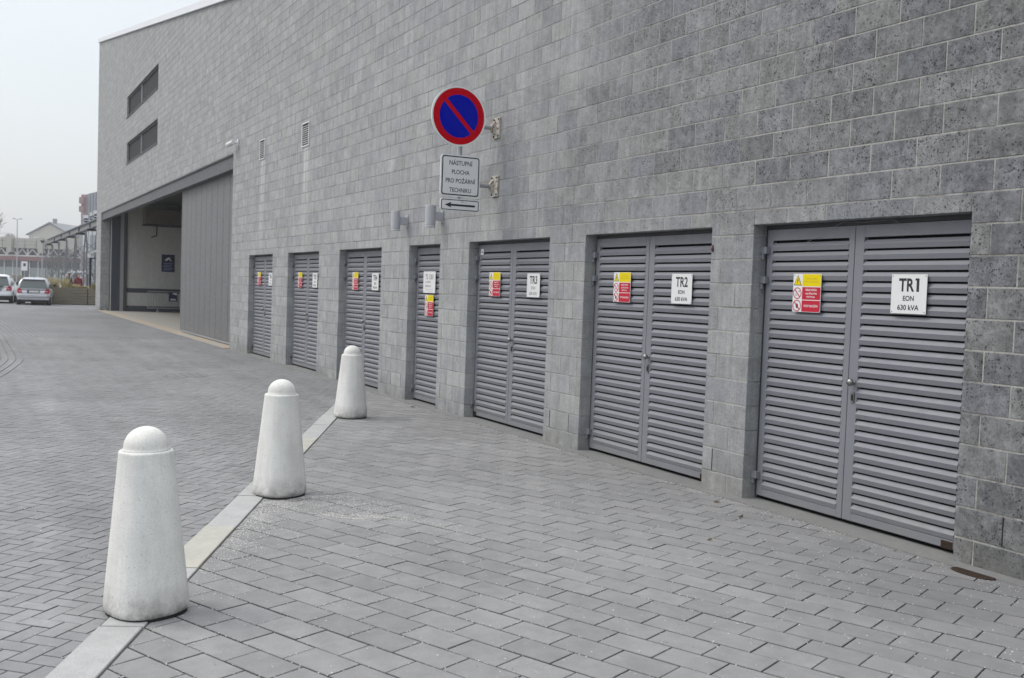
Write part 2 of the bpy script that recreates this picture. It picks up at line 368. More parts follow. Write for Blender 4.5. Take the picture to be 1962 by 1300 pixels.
def letter(parent, txt, cx, cz, w_, h_, mat, y, bold=.02, facing='-y', name='lettering'):
    me = text_mesh(txt, w_, h_, bold); me.materials.append(mat)
    if facing == '-y': return inst(me, name, parent, (cx, y, cz), (rad(90), 0, 0))
    return inst(me, name, parent, (y, cx, cz), (rad(90), 0, rad(90)))          # facing +x: reading direction along +y
def flat(parent, name, pts, mat, y, thick=.0006, facing='-y'):    # flat printed shape with a real thickness; pts = (u, z)
    mb = MB(); n = len(pts)
    A = sum(pts[i][0]*pts[(i+1) % n][1]-pts[(i+1) % n][0]*pts[i][1] for i in range(n)); pts = pts if A > 0 else pts[::-1]
    if facing == '-y': vs = [(u, y, z) for u, z in pts]+[(u, y+thick, z) for u, z in pts]
    else: vs = [(y, u, z) for u, z in pts]+[(y-thick, u, z) for u, z in pts]
    fs = [tuple(range(n)), tuple(range(2*n-1, n-1, -1))]+[(i, n+i, n+(i+1) % n, (i+1) % n) for i in range(n)]
    mb.add(vs, fs); return mb.obj(name, mat, parent)
def ring(parent, name, cu, cz, r0, r1, mat, y, facing='-y', thick=.0006, n=40):
    mb = MB(); vs = []
    for (r, q) in ((r0, 0), (r1, 0), (r1, thick), (r0, thick)):
        for i in range(n):
            a = 2*math.pi*i/n; u, z = cu+r*math.cos(a), cz+r*math.sin(a)
            vs.append((u, y+q, z) if facing == '-y' else (y-q, u, z))
    fs = []
    for k in range(4):
        for i in range(n): fs.append((k*n+i, k*n+(i+1) % n, ((k+1) % 4)*n+(i+1) % n, ((k+1) % 4)*n+i))
    mb.add(vs, fs); return mb.obj(name, mat, parent)
def circ(cu, cz, r, n=40): return [(cu+r*math.cos(2*math.pi*i/n), cz+r*math.sin(2*math.pi*i/n)) for i in range(n)]
def rrect(u0, u1, z0, z1, r, n=5):
    p = []
    for cx, cz, a0 in ((u1-r, z1-r, 0), (u0+r, z1-r, 90), (u0+r, z0+r, 180), (u1-r, z0+r, 270)):
        for i in range(n+1): a = rad(a0+90*i/n); p.append((cx+r*math.cos(a), cz+r*math.sin(a)))
    return p

# ================================================================ GROUND
KY = lambda x: .385-.4625*(x+4.42)          # centre line of the granite band
KN = Vector((.4625, 1)).normalized()        # its normal, pointing to the wall side
KC = KN.x*-4.42+KN.y*.385
KH = .1
WALL = 5.6077
X0, X1, Y0 = -30.0, 2.5, -3.0               # the area whose pavers are built one by one
g0 = MB().quad((-700, -500, -.03), (500, -500, -.03), (500, 600, -.03), (-700, 600, -.03)).obj('ground', m_asph)
tag(g0, 'wide asphalt ground reaching to the distant buildings', 'ground', kind='structure')
def sheet(name, pts, z, mat, label, cat):
    o = MB().add([(x, y, z) for x, y in pts], [tuple(range(len(pts)))]).obj(name, mat); return tag(o, label, cat, kind='structure')
# bedding under the two paved areas (the band separates them)
def band_x(off): return lambda y: -4.42-(y-.385)/.4625   # not used for geometry, kept simple
big = [(X0, Y0), (X1, Y0), (X1, WALL+.0), (X0, WALL+.0)]
road_poly = clip(big, -KN.x, -KN.y, -KC)
fore_poly = clip(big, KN.x, KN.y, KC)
road = sheet('road', road_poly, -.012, m_bed, 'road of grey herringbone pavers left of the granite band', 'road')
fore = sheet('pavement', fore_poly, -.0125, m_bed, 'forecourt of grey rectangular pavers in front of the louvred doors', 'pavement')
dr = MB(); dr.quad((-120, -60, -.004), (X0, -60, -.004), (X0, WALL, -.004), (-120, WALL, -.004)); dr.quad((-120, WALL, -.004), (-55.2, WALL, -.004), (-55.2, 40, -.004), (-120, 40, -.004))
dr.quad((X0, -60, -.004), (40, -60, -.004), (40, Y0, -.004), (X0, Y0, -.004)); dr.quad((X1, Y0, -.004), (40, Y0, -.004), (40, 30, -.004), (X1, 30, -.004))
tag(dr.obj('distant_road', m_farpave), 'far stretch of grey block paving running past the gateway', 'road', kind='structure')

def emit(polys, parent, m_o, m_s, ch, depth, stuffname):
    # polys: (poly, key or None, origin, angle); the 300 that show largest become parts, the rest one part of kind stuff
    sc_ = []
    for i, (poly, key, org, ang) in enumerate(polys):
        cx = sum(p[0] for p in poly)/len(poly); cy = sum(p[1] for p in poly)/len(poly)
        q = project(cx, cy, 0); s = 0
        if q and -30 < q[0] < 1992 and -30 < q[1] < 1330: s = area(poly)/q[2]**3
        sc_.append((s, i))
    top = set(i for s, i in sorted(sc_, reverse=True)[:300] if s > 0)
    cache = {}; mb = MB()
    for i, (poly, key, org, ang) in enumerate(polys):
        dz = R.uniform(-.0012, .0012)
        if i in top:
            if key is not None:
                if key not in cache:
                    b = MB(); prism(b, [(p[0], p[1]) for p in key], ch, depth, lambda a, c, h: (a, c, h)); me = b.mesh('paver'); me.materials.append(m_o); cache[key] = me
                inst(cache[key], 'paver', parent, (org[0], org[1], -depth+dz), (R.uniform(-.003, .003), R.uniform(-.003, .003), ang))
            else:
                b = MB(); prism(b, poly, ch, depth, lambda a, c, h: (a, c, h-depth+dz)); b.obj('paver', m_o, parent)
        else:
            prism(mb, poly, ch, depth, lambda a, c, h: (a, c, h-depth+dz), R.random())
    mb.obj(stuffname, m_s, parent, kind='stuff')

# forecourt: running bond
ang = rad(23.4); L, Wd, J = .2945, .1915, .006
J = .0072; u = (math.cos(ang), math.sin(ang)); v = (-math.sin(ang), math.cos(ang)); O = (-3.70, 3.15)
key = tuple([(.0026, J/2), (L-.0026, J/2), (L-.0026, Wd-J/2), (.0026, Wd-J/2)])
polys = []; STRIP = 5.485
for m in range(-45, 45):
    for n in range(-85, 45):
        a = (n+(.5 if m % 2 else 0))*L + .003*math.sin(m*1.7); b = (m-1)*Wd
        ox, oy = O[0]+a*u[0]+b*v[0], O[1]+a*u[1]+b*v[1]
        poly = [(ox+p*u[0]+q*v[0], oy+p*u[1]+q*v[1]) for p, q in key]
        if min(p[1] for p in poly) > STRIP or max(p[0] for p in poly) < X0 or min(p[0] for p in poly) > X1: continue
        full = poly
        for c in ((KN.x, KN.y, KC+KH+.006), (0, -1, -(STRIP-.004)), (-1, 0, -X1), (0, 1, Y0)):
            poly = clip(poly, *c)
            if len(poly) < 3: break
        if len(poly) < 3 or area(poly) < .0002: continue
        polys.append((poly, key if abs(area(poly)-area(full)) < 1e-7 else None, (ox, oy), ang))
emit(polys, fore, m_pav_o, m_pav, .0028, .016, 'distant_pavers')
# road: herringbone
ang = rad(46.7); wq = .0972; J = .0048
u = (math.cos(ang), math.sin(ang)); v = (-math.sin(ang), math.cos(ang)); O = (-5.4975, .334)
kh = tuple([(J/2, J/2), (2*wq-J/2, J/2), (2*wq-J/2, wq-J/2), (J/2, wq-J/2)])
kv = tuple([(J/2, J/2), (wq-J/2, J/2), (wq-J/2, 2*wq-J/2), (J/2, 2*wq-J/2)])
polys = []
def in_circle_strip(x, y): return False
for i in range(-330, 200):
    for j in range(-200, 330):
        d = (i-j) % 4
        if d not in (0, 3): continue
        ox = O[0]+i*wq*u[0]+j*wq*v[0]; oy = O[1]+i*wq*u[1]+j*wq*v[1]
        if not (X0-.3 < ox < X1 and -1.6 < oy < WALL): continue
        if KN.x*ox+KN.y*oy > KC+.2: continue
        k = kh if d == 0 else kv
        poly = [(ox+p*u[0]+q*v[0], oy+p*u[1]+q*v[1]) for p, q in k]; full = poly
        for c in ((-KN.x, -KN.y, -(KC-KH-.006)), (0, -1, -(STRIP+.08)), (1, 0, X0)):
            poly = clip(poly, *c)
            if len(poly) < 3: break
        if len(poly) < 3 or area(poly) < .00012: continue
        polys.append((poly, k if abs(area(poly)-area(full)) < 1e-7 else None, (ox, oy), ang))
emit(polys, road, m_her_o, m_her, .0022, .014, 'distant_pavers')

# granite band between them
kerb = thing('granite_kerb', 'flush pale granite kerb band of long slabs running past the bollards', 'kerb', (-4.42, .385, 0), math.atan2(.4625, -1))
# local +x runs away from the camera along the band
cuts = [-3.2, -2.1, -1.1, -.1, .60, 1.62, 2.63, 3.63, 4.65, 5.66, 6.68, 7.7, 8.7, 9.72, 10.75, 11.7]
for i in range(len(cuts)-1):
    b = MB(); g_ = .022 if i == 4 else .004
    prism(b, [(cuts[i]+g_, -KH), (cuts[i+1]-.003, -KH), (cuts[i+1]-.003, KH), (cuts[i]+g_, KH)], .004, .04, lambda a, c, h: (a, c, h-.033+(.004 if i % 2 else 0)))
    b.obj('slab', m_grany if i in (5, 9) else m_gran, kerb)

# concrete strip along the doors
b = MB(); b.box(-24.95, X1, STRIP, WALL+.16, -.02, .004)
tag(b.obj('threshold_strip', m_strip), 'narrow worn concrete strip along the foot of the louvred doors', 'strip', kind='structure')
tag(MB().box(-53.2, -25.13, WALL-.12, WALL+.30, -.02, .012).obj('gateway_threshold', m_tan), 'rusty tan concrete threshold across the big gateway', 'threshold', kind='structure')

# curved courses at the far left of the road
cs = thing('channel_paving', 'nested curved courses of narrow slabs set in the road at the far left', 'paving', (-21, .6, 0))
path = [(-31, .90), (-28, .92), (-25, .93), (-22.6, .94), (-21.5, .92), (-20.6, .84), (-19.7, .72), (-18.5, .55), (-17.2, .34), (-15.5, .06), (-13, -.4)]
for k in range(5):
    b = MB()
    for i in range(len(path)-1):
        (xa, ya), (xb, yb) = path[i], path[i+1]; o0 = -.13*k; o1 = -.13*(k+1)+.018
        n = max(1, int(math.hypot(xb-xa, yb-ya)/.45))
        for s in range(n):
            t0, t1 = s/n+.006, (s+1)/n-.006
            P_ = lambda t, o: (xa+(xb-xa)*t+21, ya+(yb-ya)*t+o-.6)
            b.cur = R.random(); prism(b, [P_(t0, o1), P_(t1, o1), P_(t1, o0), P_(t0, o0)], .003, .02, lambda a, c, h: (a, c, h-.012), R.random())
    b.obj('course', m_her, cs)

# loose grit swept into the joints
def grit(name, n, fn, smin, smax, label, mat):
    b = MB()
    for _ in range(n):
        x, y = fn(); s = R.uniform(smin, smax); a = R.uniform(0, 6.28); c, q = math.cos(a)*s, math.sin(a)*s; h = s*R.uniform(.5, .9)
        b.add([(x+c, y+q, .001), (x-q, y+c, .001), (x-c*.8, y-q, .001), (x+q, y-c*.9, .001), (x, y, .001+h)], [(0, 1, 4), (1, 2, 4), (2, 3, 4), (3, 0, 4)], R.random())
    return tag(b.obj(name, mat), label, 'grit', kind='stuff')
m_grit = pm('pale_grit', (.5, .5, .46), .8, nodes=lambda t, b: (lambda g: g.l(g.mix(g.n('Attribute', attribute_name='tint').outputs['Fac'], (.24, .235, .22), (.72, .71, .68)), b.inputs['Base Color']))(G(t)))
ang_f = rad(23.4); uf = (math.cos(ang_f), math.sin(ang_f)); vf = (-math.sin(ang_f), math.cos(ang_f))
def joint_pt():
    while True:
        m = R.randrange(-16, 16); o = (-3.70, 3.15)
        if R.random() < .6: a = R.uniform(-6.5, 3.5); bb = m*Wd+R.gauss(0, .0035)
        else: a = (R.randrange(-22, 12)+(.5 if m % 2 else 0))*.2945+R.gauss(0, .0035); bb = (m-1)*Wd+R.uniform(0, Wd)
        x, y = o[0]+a*uf[0]+bb*vf[0], o[1]+a*uf[1]+bb*vf[1]
        if KN.x*x+KN.y*y > KC+KH+.01 and y < 5.55 and x < 0 and (y > 4.0 or x < -3.9 or R.random() < .3): return x, y
def any_pt():
    while True:
        x = R.uniform(-13, -1.5); y = R.uniform(-.5, 5.6)
        if R.random() < (.25 if KN.x*x+KN.y*y < KC-KH else .45+.55*max(0, (y-4)/1.6)): return x, y
def heap_pt():
    while True:
        a = R.gauss(0, 1); c = R.gauss(0, 1); x = -7.15+.36*a+.16*c*abs(c)+.2*math.sin(3*a); y = 2.46+.04*a+.24*c
        if KN.x*x+KN.y*y > KC+KH+.01 and math.hypot(x+7.75, y-2.14) > .2: return x, y
def heap2_pt():
    while True:
        t = abs(R.gauss(0, .9)); x = -7.5+t; y = KY(x)+.13+abs(R.gauss(0, .16))
        return x, y
def foot_pt(): return R.uniform(-15, -3), WALL-.02-abs(R.gauss(0, .11))
grit('joint_grit', 5200, joint_pt, .0018, .0046, 'pale grit lying in the joints of the forecourt pavers', m_grit)
grit('loose_grit', 5000, any_pt, .0018, .0055, 'loose pale grit scattered over the whole paving', m_grit)
grit('grit_patch', 4600, heap_pt, .0018, .0048, 'dense patch of pale grit to the right of the middle bollard', m_grit)
grit('kerb_grit', 3200, heap2_pt, .0018, .0048, 'grit swept along the granite kerb between first and second bollard', m_grit)
grit('wall_foot_grit', 3500, foot_pt, .0018, .005, 'grit collected along the foot of the door wall', m_grit)
def leaf(x, y, s, a, name, label):
    b = MB(); c, q = math.cos(a), math.sin(a)
    pts = [(-1, 0, .004), (-.4, .35, .012), (.4, .3, .010), (1, 0, .02), (.4, -.3, .004), (-.4, -.35, .003)]
    b.add([(x+s*(p*c-r*q), y+s*(p*q+r*c), z+.002) for p, r, z in pts], [(0, 1, 2, 3), (0, 3, 4, 5)])
    tag(b.obj(name, m_leaf), label, 'leaf', 'dead leaves on the paving')
m_leaf = pm('dead_leaf', (.09, .06, .03), .8)
for x, y, s, a, lb in ((-6.35, 5.30, .035, .4, 'dark dead leaf in front of the pillar between TR2 and TR1'), (-5.85, 5.12, .03, 1.9, 'small dead leaf on the strip before the TR1 doors'), (-12.9, 5.38, .06, .2, 'curled brown leaf at the foot of the pillar right of the single door'),
                       (-5.35, 4.42, .02, .9, 'tiny dead leaf on the pavers below the TR1 doors'), (-15.3, 5.2, .07, .5, 'brown leaf on the paving behind the farthest bollard')):
    leaf(x, y, s, a, 'dead_leaf', lb)
# drain cover at the wall foot, manhole on the road
b = MB(); pts = [(-4.10+.15*math.cos(a), 5.45+.07*math.sin(a)) for a in np.linspace(0, 2*math.pi, 28)[:-1]]
pts = clip(pts, 0, -1, -5.483); prism(b, pts, .004, .012, lambda a, c, h: (a, c, h-.004))
o = b.obj('drain_cover', m_rust); tag(o, 'small rusty iron cover let into the paving at the right wall foot', 'drain cover')
b = MB(); prism(b, [(-18.0+.36*math.cos(a), 3.3+.36*math.sin(a)) for a in np.linspace(0, 2*math.pi, 33)[:-1]], .006, .012, lambda a, c, h: (a, c, h-.008))
mh = thing('manhole', 'round flat manhole cover in the road left of the far bollard', 'manhole', (0, 0, 0)); b.obj('lid', m_farpave, mh)
rb = MB(); n = 32; pr_ = []
for r_ in (.365, .42):
    pr_ += [(-18+r_*math.cos(2*math.pi*i/n), 3.3+r_*math.sin(2*math.pi*i/n), .003) for i in range(n)]
rb.add(pr_, [(i, (i+1) % n, n+(i+1) % n, n+i) for i in range(n)]); rb.obj('rim', m_strip, mh)

# ================================================================ BUILDING
DOORS = [(-6.409, -4.373), (-8.971, -6.938), (-11.752, -9.707), (-13.761, -12.655), (-16.906, -14.875), (-20.118, -18.071), (-23.333, -21.293)]
SOF = 2.240
GATE = (-53.2, -25.13, 4.73)
WINS = [(-44.5, -36.7, 8.14, 8.97), (-44.4, -36.65, 6.27, 7.10)]
XL, XR = -55.2, 3.0
roofz = lambda x: 8.64-.1603*(x+26.2)
holes = [(a, b_, 0, SOF) for a, b_ in DOORS]+[(GATE[0], GATE[1], 0, GATE[2])]+[tuple(q) for q in WINS]
bld = thing('stone_building', 'long grey stone block building with louvred doors, big gateway and sloping roofline', 'building', (0, 0, 0))
m_void = m_black

def cover(x0, x1, z0, z1):          # does a hole cover the point set
    return [h for h in holes if h[0] < x1-1e-4 and h[1] > x0+1e-4 and h[2] < z1-1e-4 and h[3] > z0+1e-4]
blocks = []                          # (poly, edge flags)
edges_x = sorted(set([h[0] for h in holes]+[h[1] for h in holes]))
row = -1; z = -.039
J = .010
while z < 13.6:
    z0, z1 = max(z, -.02), z+.2
    hs = [h for h in holes if h[2] < z1-1e-4 and h[3] > z0+1e-4]
    # horizontal runs with constant hole state
    xs = sorted(set([XL, XR]+[q for h in hs for q in h[:2]]))
    for a, b_ in zip(xs[:-1], xs[1:]):
        mid = (a+b_)/2; zz0, zz1 = z0, z1; skip = False
        for h in hs:
            if h[0] < mid < h[1]:
                if h[2] <= z0+.03 and h[3] >= z1-.03: skip = True
                elif h[3] < z1-.03 and h[2] <= z0+.03: zz0 = max(zz0, h[3])
                elif h[2] > z0+.03: zz1 = min(zz1, h[2])
                else: skip = True
        if skip: continue
        odd = row % 2 == 0
        full = (b_-a) > 3
        s0 = (-4.4304 if odd else -4.2304) if full or (z > 2.1) else a+(.13 if odd else .33)
        n0 = math.floor((a-s0)/.4)
        js = [a]+[s0+.4*k for k in range(n0, n0+int((b_-a)/.4)+3) if a+.07 < s0+.4*k < b_-.07]+[b_]
        for p, q in zip(js[:-1], js[1:]):
            jl = 0 if any(abs(p-h[k]) < 1e-4 for h in hs for k in (0, 1)) and (zz0, zz1) == (z0, z1) and any(abs(p-h[1]) < 1e-4 for h in hs) else J/2
            jr = 0 if any(abs(q-h[0]) < 1e-4 for h in hs) else J/2
            if any(abs(p-h[1]) < 1e-4 for h in hs): jl = 0
            if any(abs(q-h[0]) < 1e-4 for h in hs): jr = 0
            bz = zz0+(J/2 if abs(zz0-z0) < 1e-6 else 0); tz = zz1-(J/2 if abs(zz1-z1) < 1e-6 else 0)
            poly = [(p+jl, bz), (q-jr, bz), (q-jr, tz), (p+jl, tz)]
            # roof clip: z <= roofz(x)
            poly = clip(poly, -.1603, -1, -(8.64-.1603*26.2)) if max(roofz(p), roofz(q)) and (tz > min(roofz(p), roofz(q))) else poly
            if len(poly) < 3 or area(poly) < .0008: continue
            edge = any(abs(p-h[1]) < 1e-4 or abs(q-h[0]) < 1e-4 for h in hs) or bz == zz0 != z0 or abs(zz0-z0) > 1e-6 or abs(zz1-z1) > 1e-6
            gate_e = abs(p-GATE[1]) < 1e-4 or abs(q-GATE[0]) < 1e-4 or (abs(zz0-GATE[2]) < 1e-4)
            blocks.append((poly, (.04 if abs(zz0-GATE[2]) < 1e-4 else .42) if gate_e else (.155 if edge else .02), row))
    z += .2; row += 1
scr = []
for i, (poly, dep, rw) in enumerate(blocks):
    cx = sum(p[0] for p in poly)/len(poly); cz = sum(p[1] for p in poly)/len(poly); q = project(cx, WALL, cz); s = 0
    if q and -60 < q[0] < 2020 and -60 < q[1] < 1360: s = area(poly)/q[2]**3
    scr.append((s, i))
top = set(i for s, i in sorted(scr, reverse=True)[:300] if s > 0)
cache = {}; mb = MB()
for i, (poly, dep, rw) in enumerate(blocks):
    x0 = min(p[0] for p in poly); z0 = min(p[1] for p in poly); dy = R.uniform(-.0012, .0012); ch = .0035
    if dep == .02: dpt = .02
    else: dpt = dep
    if i in top:
        k = (round(max(p[0] for p in poly)-x0, 3), round(max(p[1] for p in poly)-z0, 3), dpt, len(poly))
        if k not in cache or len(poly) != 4:
            b = MB(); prism(b, [(p[0]-x0, p[1]-z0) for p in poly], ch, dpt, lambda a, c, h: (a, dpt-h, c)); me = b.mesh('block'); me.materials.append(m_block_o); cache[k] = me
        inst(cache[k], 'block', bld, (x0, WALL+dy, z0))
    else:
        prism(mb, poly, ch, dpt, lambda a, c, h: (a, WALL+dy+dpt-h, c), R.random())
mb.obj('distant_blocks', m_block, bld, kind='stuff')
# mortar bed behind the blocks, in vertical strips between openings
mo = MB(); YM = WALL+.0030
xs = sorted(set([XL, XR]+edges_x))
xs2 = []
for a, b_ in zip(xs[:-1], xs[1:]):
    n = max(1, int((b_-a)/6)); xs2 += [a+(b_-a)*k/n for k in range(n)]
xs2.append(XR)
for a, b_ in zip(xs2[:-1], xs2[1:]):
    mid = (a+b_)/2; cur = -.02
    segs = sorted([(h[2], h[3]) for h in holes if h[0] < mid < h[1]])
    for s0, s1 in segs:
        if s0 > cur: mo.quad((a, YM, cur), (b_, YM, cur), (b_, YM, s0), (a, YM, s0))
        cur = s1
    mo.quad((a, YM, cur), (b_, YM, cur), (b_, YM, roofz(b_)), (a, YM, roofz(a)))
# mortar returns inside the openings
for h in holes:
    dd = .42 if h[1] == GATE[1] else .15
    mo.quad((h[0]-.0035, YM, h[2]), (h[0]-.0035, YM, h[3]), (h[0]-.0035, WALL+dd, h[3]), (h[0]-.0035, WALL+dd, h[2]))
    mo.quad((h[1]+.0035, YM, h[2]), (h[1]+.0035, WALL+dd, h[2]), (h[1]+.0035, WALL+dd, h[3]), (h[1]+.0035, YM, h[3]))
    mo.quad((h[0], YM, h[3]+.0035), (h[1], YM, h[3]+.0035), (h[1], WALL+dd, h[3]+.0035), (h[0], WALL+dd, h[3]+.0035))
mo.obj('mortar', m_mortar, bld)
# black strips painted in for the shade inside open weep joints, second course
wb = []
for (a, b_) in [(-4.373, 3.0), (-6.938, -6.409), (-9.707, -8.971), (-12.655, -11.752), (-14.875, -13.761), (-18.071, -16.906), (-21.293, -20.118), (-25.13, -23.333)]:
    if b_ > 0: xsw = [-4.03, -3.23, -2.4]
    elif b_-a < .6: xsw = [a+.13]
    else: xsw = [x for x in (a+.13, a+.53, a+.93) if x < b_-.12]
    for x in xsw:
        o = MB().box(x-.0045, x+.0045, WALL+.0015, WALL+.02, .168, .353).obj('weep_slot_shade', m_black, bld)
# coping, roof, other walls, inner structure
cp = MB()
n = 18
for i in range(n):
    a = XL-.05+(XR+.1-XL)*i/n; b_ = XL-.05+(XR+.1-XL)*(i+1)/n-.006
    za, zb = roofz(a), roofz(b_)
    vs = [(a, WALL-.07, za-.02), (b_, WALL-.07, zb-.02), (b_, WALL+.35, zb+.0), (a, WALL+.35, za+.0), (a, WALL-.07, za+.17), (b_, WALL-.07, zb+.17), (b_, WALL+.35, zb+.21), (a, WALL+.35, za+.21)]
    MB().add(vs, [(0, 3, 2, 1), (4, 5, 6, 7), (0, 1, 5, 4), (1, 2, 6, 5), (2, 3, 7, 6), (3, 0, 4, 7)]).obj('coping', m_coping, bld)
YB = 22.0
rf = MB(); rf.quad((XL, WALL+.3, roofz(XL)-.1), (XR, WALL+.3, roofz(XR)-.1), (XR, YB, roofz(XR)-.1), (XL, YB, roofz(XL)-.1)); rf.obj('roof', m_asph, bld)
sw = MB()
sw.add([(XL, WALL+.02, 0), (XL, YB, 0), (XL, YB, roofz(XL)), (XL, WALL+.02, roofz(XL))], [(0, 3, 2, 1)])
sw.add([(XR, WALL+.02, 0), (XR, YB, 0), (XR, YB, roofz(XR)), (XR, WALL+.02, roofz(XR))], [(0, 1, 2, 3)])
sw.add([(XL, YB, 0), (XR, YB, 0), (XR, YB, roofz(XR)), (XL, YB, roofz(XL))], [(0, 1, 2, 3)])
sw.obj('side_wall', m_mortar, bld)
# solid backs so that no light leaks through door and window openings
bk = MB(); bk.box(-24.9, XR, WALL+.30, WALL+.34, 0, 3.2)
for q in WINS: bk.box(q[0]-.2, q[1]+.2, WALL+.42, WALL+.46, q[2]-.2, q[3]+.2)
bk.obj('backing', m_black, bld)

# windows: two long ones high on the far wall
for wi, (x0, x1, z0, z1) in enumerate(WINS):
    y = WALL+.075; xm = (x0+x1)/2-.35
    fr = MB(); t = .06
    fr.box(x0, x1, y, y+.08, z1-t, z1); fr.box(x0, x1, y, y+.08, z0, z0+t); fr.box(x0, x0+t, y, y+.08, z0+t, z1-t); fr.box(x1-t, x1, y, y+.08, z0+t, z1-t)
    wo = fr.obj('window', m_wframe, bld, label=('upper' if wi == 0 else 'lower')+' of the two long windows high on the far wall')
    MB().box(xm-.04, xm+.04, y-.01, y+.08, z0+t, z1-t).obj('mullion', m_zinc, wo)
    for a, b_ in ((x0+t, xm-.04), (xm+.04, x1-t)):
        MB().box(a, b_, y+.03, y+.05, z0+t, z1-t).obj('pane', m_blind if wi == 0 else m_blind, wo)
    MB().box(x0-.02, x1+.02, WALL-.03, WALL+.17, z0-.035, z0).obj('sill', m_steel, wo)

# ---- louvred doors
YD = 5.73
def slat_mesh(wid):
    pr = [(.002, 0), (-.006, .034), (.016, .0635), (.016, .059), (-.001, .031), (.012, 0)]
    b = MB(); vs = [(0, y, z) for y, z in pr]+[(wid, y, z) for y, z in pr]; n = 6
    b.add(vs, [tuple(range(n)), tuple(range(2*n-1, n-1, -1))]+[(i, n+i, n+(i+1) % n, (i+1) % n) for i in range(n)])
    me = b.mesh('slat'); me.materials.append(m_door); return me
slat_cache = {}
Z0, Z1 = .035, 2.203; NS = 26; PIT = .0775; ZS = .094
def louvred_door(xl, xr, single, label, wide_lock=True):
    d = thing('louvred_door', label, None, ((xl+xr)/2, YD, 0)); d.parent = bld
    cx = (xl+xr)/2
    fr = MB(); X = lambda x: x-cx
    fr.box(X(xl+.004), X(xl+.028), .012, .05, .0, SOF-.003); fr.box(X(xr-.028), X(xr-.004), .012, .05, .0, SOF-.003); fr.box(X(xl+.028), X(xr-.028), .012, .05, SOF-.033, SOF-.003)
    fr.obj('door_frame', m_wframe, d)  # frame coloured near black to put the recess shade into it
    MB().box(X(xl+.004), X(xr-.004), .075, .09, 0.0, SOF-.003).obj('back_sheet', m_black, d)  # black sheet stands for the shade behind the slats
    meet = cx-.055
    leaves = [(xl+.034, xr-.034, .062, .062)] if single else [(xl+.034, meet-.003, .062, .055), (meet+.003, xr-.034, .085, .062)]
    for li, (a, b_, sl_, sr_) in enumerate(leaves):
        f = MB(); f.box(X(a), X(a+sl_), 0, .04, Z0, Z1); f.box(X(b_-sr_), X(b_), 0, .04, Z0, Z1)
        f.box(X(a+sl_), X(b_-sr_), 0, .04, Z1-.088, Z1); f.box(X(a+sl_), X(b_-sr_), 0, .04, Z0, Z0+.055)
        f.obj('leaf_frame', m_door, d, bevel=.002)
        wid = round(b_-sr_-a-sl_, 3)
        if wid not in slat_cache: slat_cache[wid] = slat_mesh(wid)
        for k in range(NS): inst(slat_cache[wid], 'slat', d, (X(a+sl_), 0, ZS+k*PIT+R.uniform(-.0006, .0006)))
    if not single: MB().box(X(meet-.0028), X(meet+.0028), .02, .03, Z0, Z1).obj('gap_strip', m_black, d)
    for side in (-1, 1):
        xh = X(xl+.030) if side < 0 else X(xr-.030)
        for zh in (2.035, 1.795, .20):
            h = MB(); h.box(xh-.034, xh+.038, -.042, -.002, zh-.026, zh+.030); h.tube((xh-.018, -.024, zh-.072), (xh-.018, -.024, zh-.026), .014, n=10)
            h.obj('hinge', m_door, d, bevel=.001)
    kx = X(xr-.075) if single else X(meet+.055)
    b = MB(); b.lathe([(.017, 0), (.017, .005), (.011, .008), (.011, .018), (.018, .021), (.025, .028), (.028, .039), (.024, .051), (.012, .059), (.001, .061)], 20)
    o = b.obj('knob', m_chrome, d, smooth=True); o.location = (kx, -.001, 1.055); o.rotation_euler = (rad(90), 0, 0)
    if not single:
        e = MB(); e.v = []; pts = rrect(kx-.016, kx+.016, .905, .985, .015, 4)
        lk = flat(d, 'lock_plate', pts, m_chrome, -.010, .010)
        flat(lk, 'keyhole', rrect(kx-.009, kx+.009, .918, .968, .008, 3), m_black, -.0125, .0024)
    return d
names = ['widest nearest grey louvred double door, carrying the TR1 plate', 'grey louvred double door carrying the TR2 plate', 'grey louvred double door carrying the TR3 plate', 'single narrow grey louvred door between the TR4 and TR3 doors',
         'grey louvred double door behind the farthest bollard', 'grey louvred double door, second from the gateway', 'grey louvred double door nearest the gateway']
for (a, b_), nm in zip(DOORS, names): louvred_door(a, b_, b_-a < 1.5, nm)
# rust at the feet of three doors
for x in (-4.52, -7.06, -11.68): MB().box(x-.045, x+.045, YD-.004, YD-.001, .032, .082).obj('rust_patch', m_rust, bld)

# ---- plates on the doors
YS = 5.714
def rivets(parent, u0, u1, z0, z1, y, facing='-y'):
    b = MB()
    for a in (u0+.012, u1-.012):
        for c in (z0+.012, z1-.012):
            if facing == '-y': b.tube((a, y-.0015, c), (a, y+.001, c), .0042, n=8)
    b.obj('rivet', m_inkf, parent)
def number_plate(xc, txt, faded, label):
    t = thing('number_plate', label, 'sign', (xc, YS, 1.71), group='white number plates on the louvred doors')
    flat(t, 'plate', rrect(-.15, .15, -.136, .136, .004, 2), m_white, -.003, .003)
    lo = m_inkf if faded else m_ink
    if txt == 'TR1':
        letter(t, 'TR', -.020, .062, .132, .092, m_ink, -.0036, .028)
        flat(t, 'digit', [(.064, .016), (.086, .016), (.086, .108), (.054, .108), (.052, .094), (.064, .093)], m_ink, -.0036)
    else: letter(t, txt, 0, .062, .178, .092, m_ink, -.0036, .022)
    letter(t, 'EON', 0, -.030, .093, .036, lo, -.0036, .022); letter(t, '630 kVA', 0, -.093, .182, .038, lo, -.0036, .022)
    rivets(t, -.15, .15, -.136, .136, -.0032)
    return t
number_plate(-4.923, 'TR1', False, 'white plate lettered TR1 EON 630 kVA on the nearest door')
number_plate(-7.464, 'TR2', False, 'white plate lettered TR2 EON 630 kVA')
number_plate(-10.227, 'TR3', True, 'white plate lettered TR3 with faded small print')
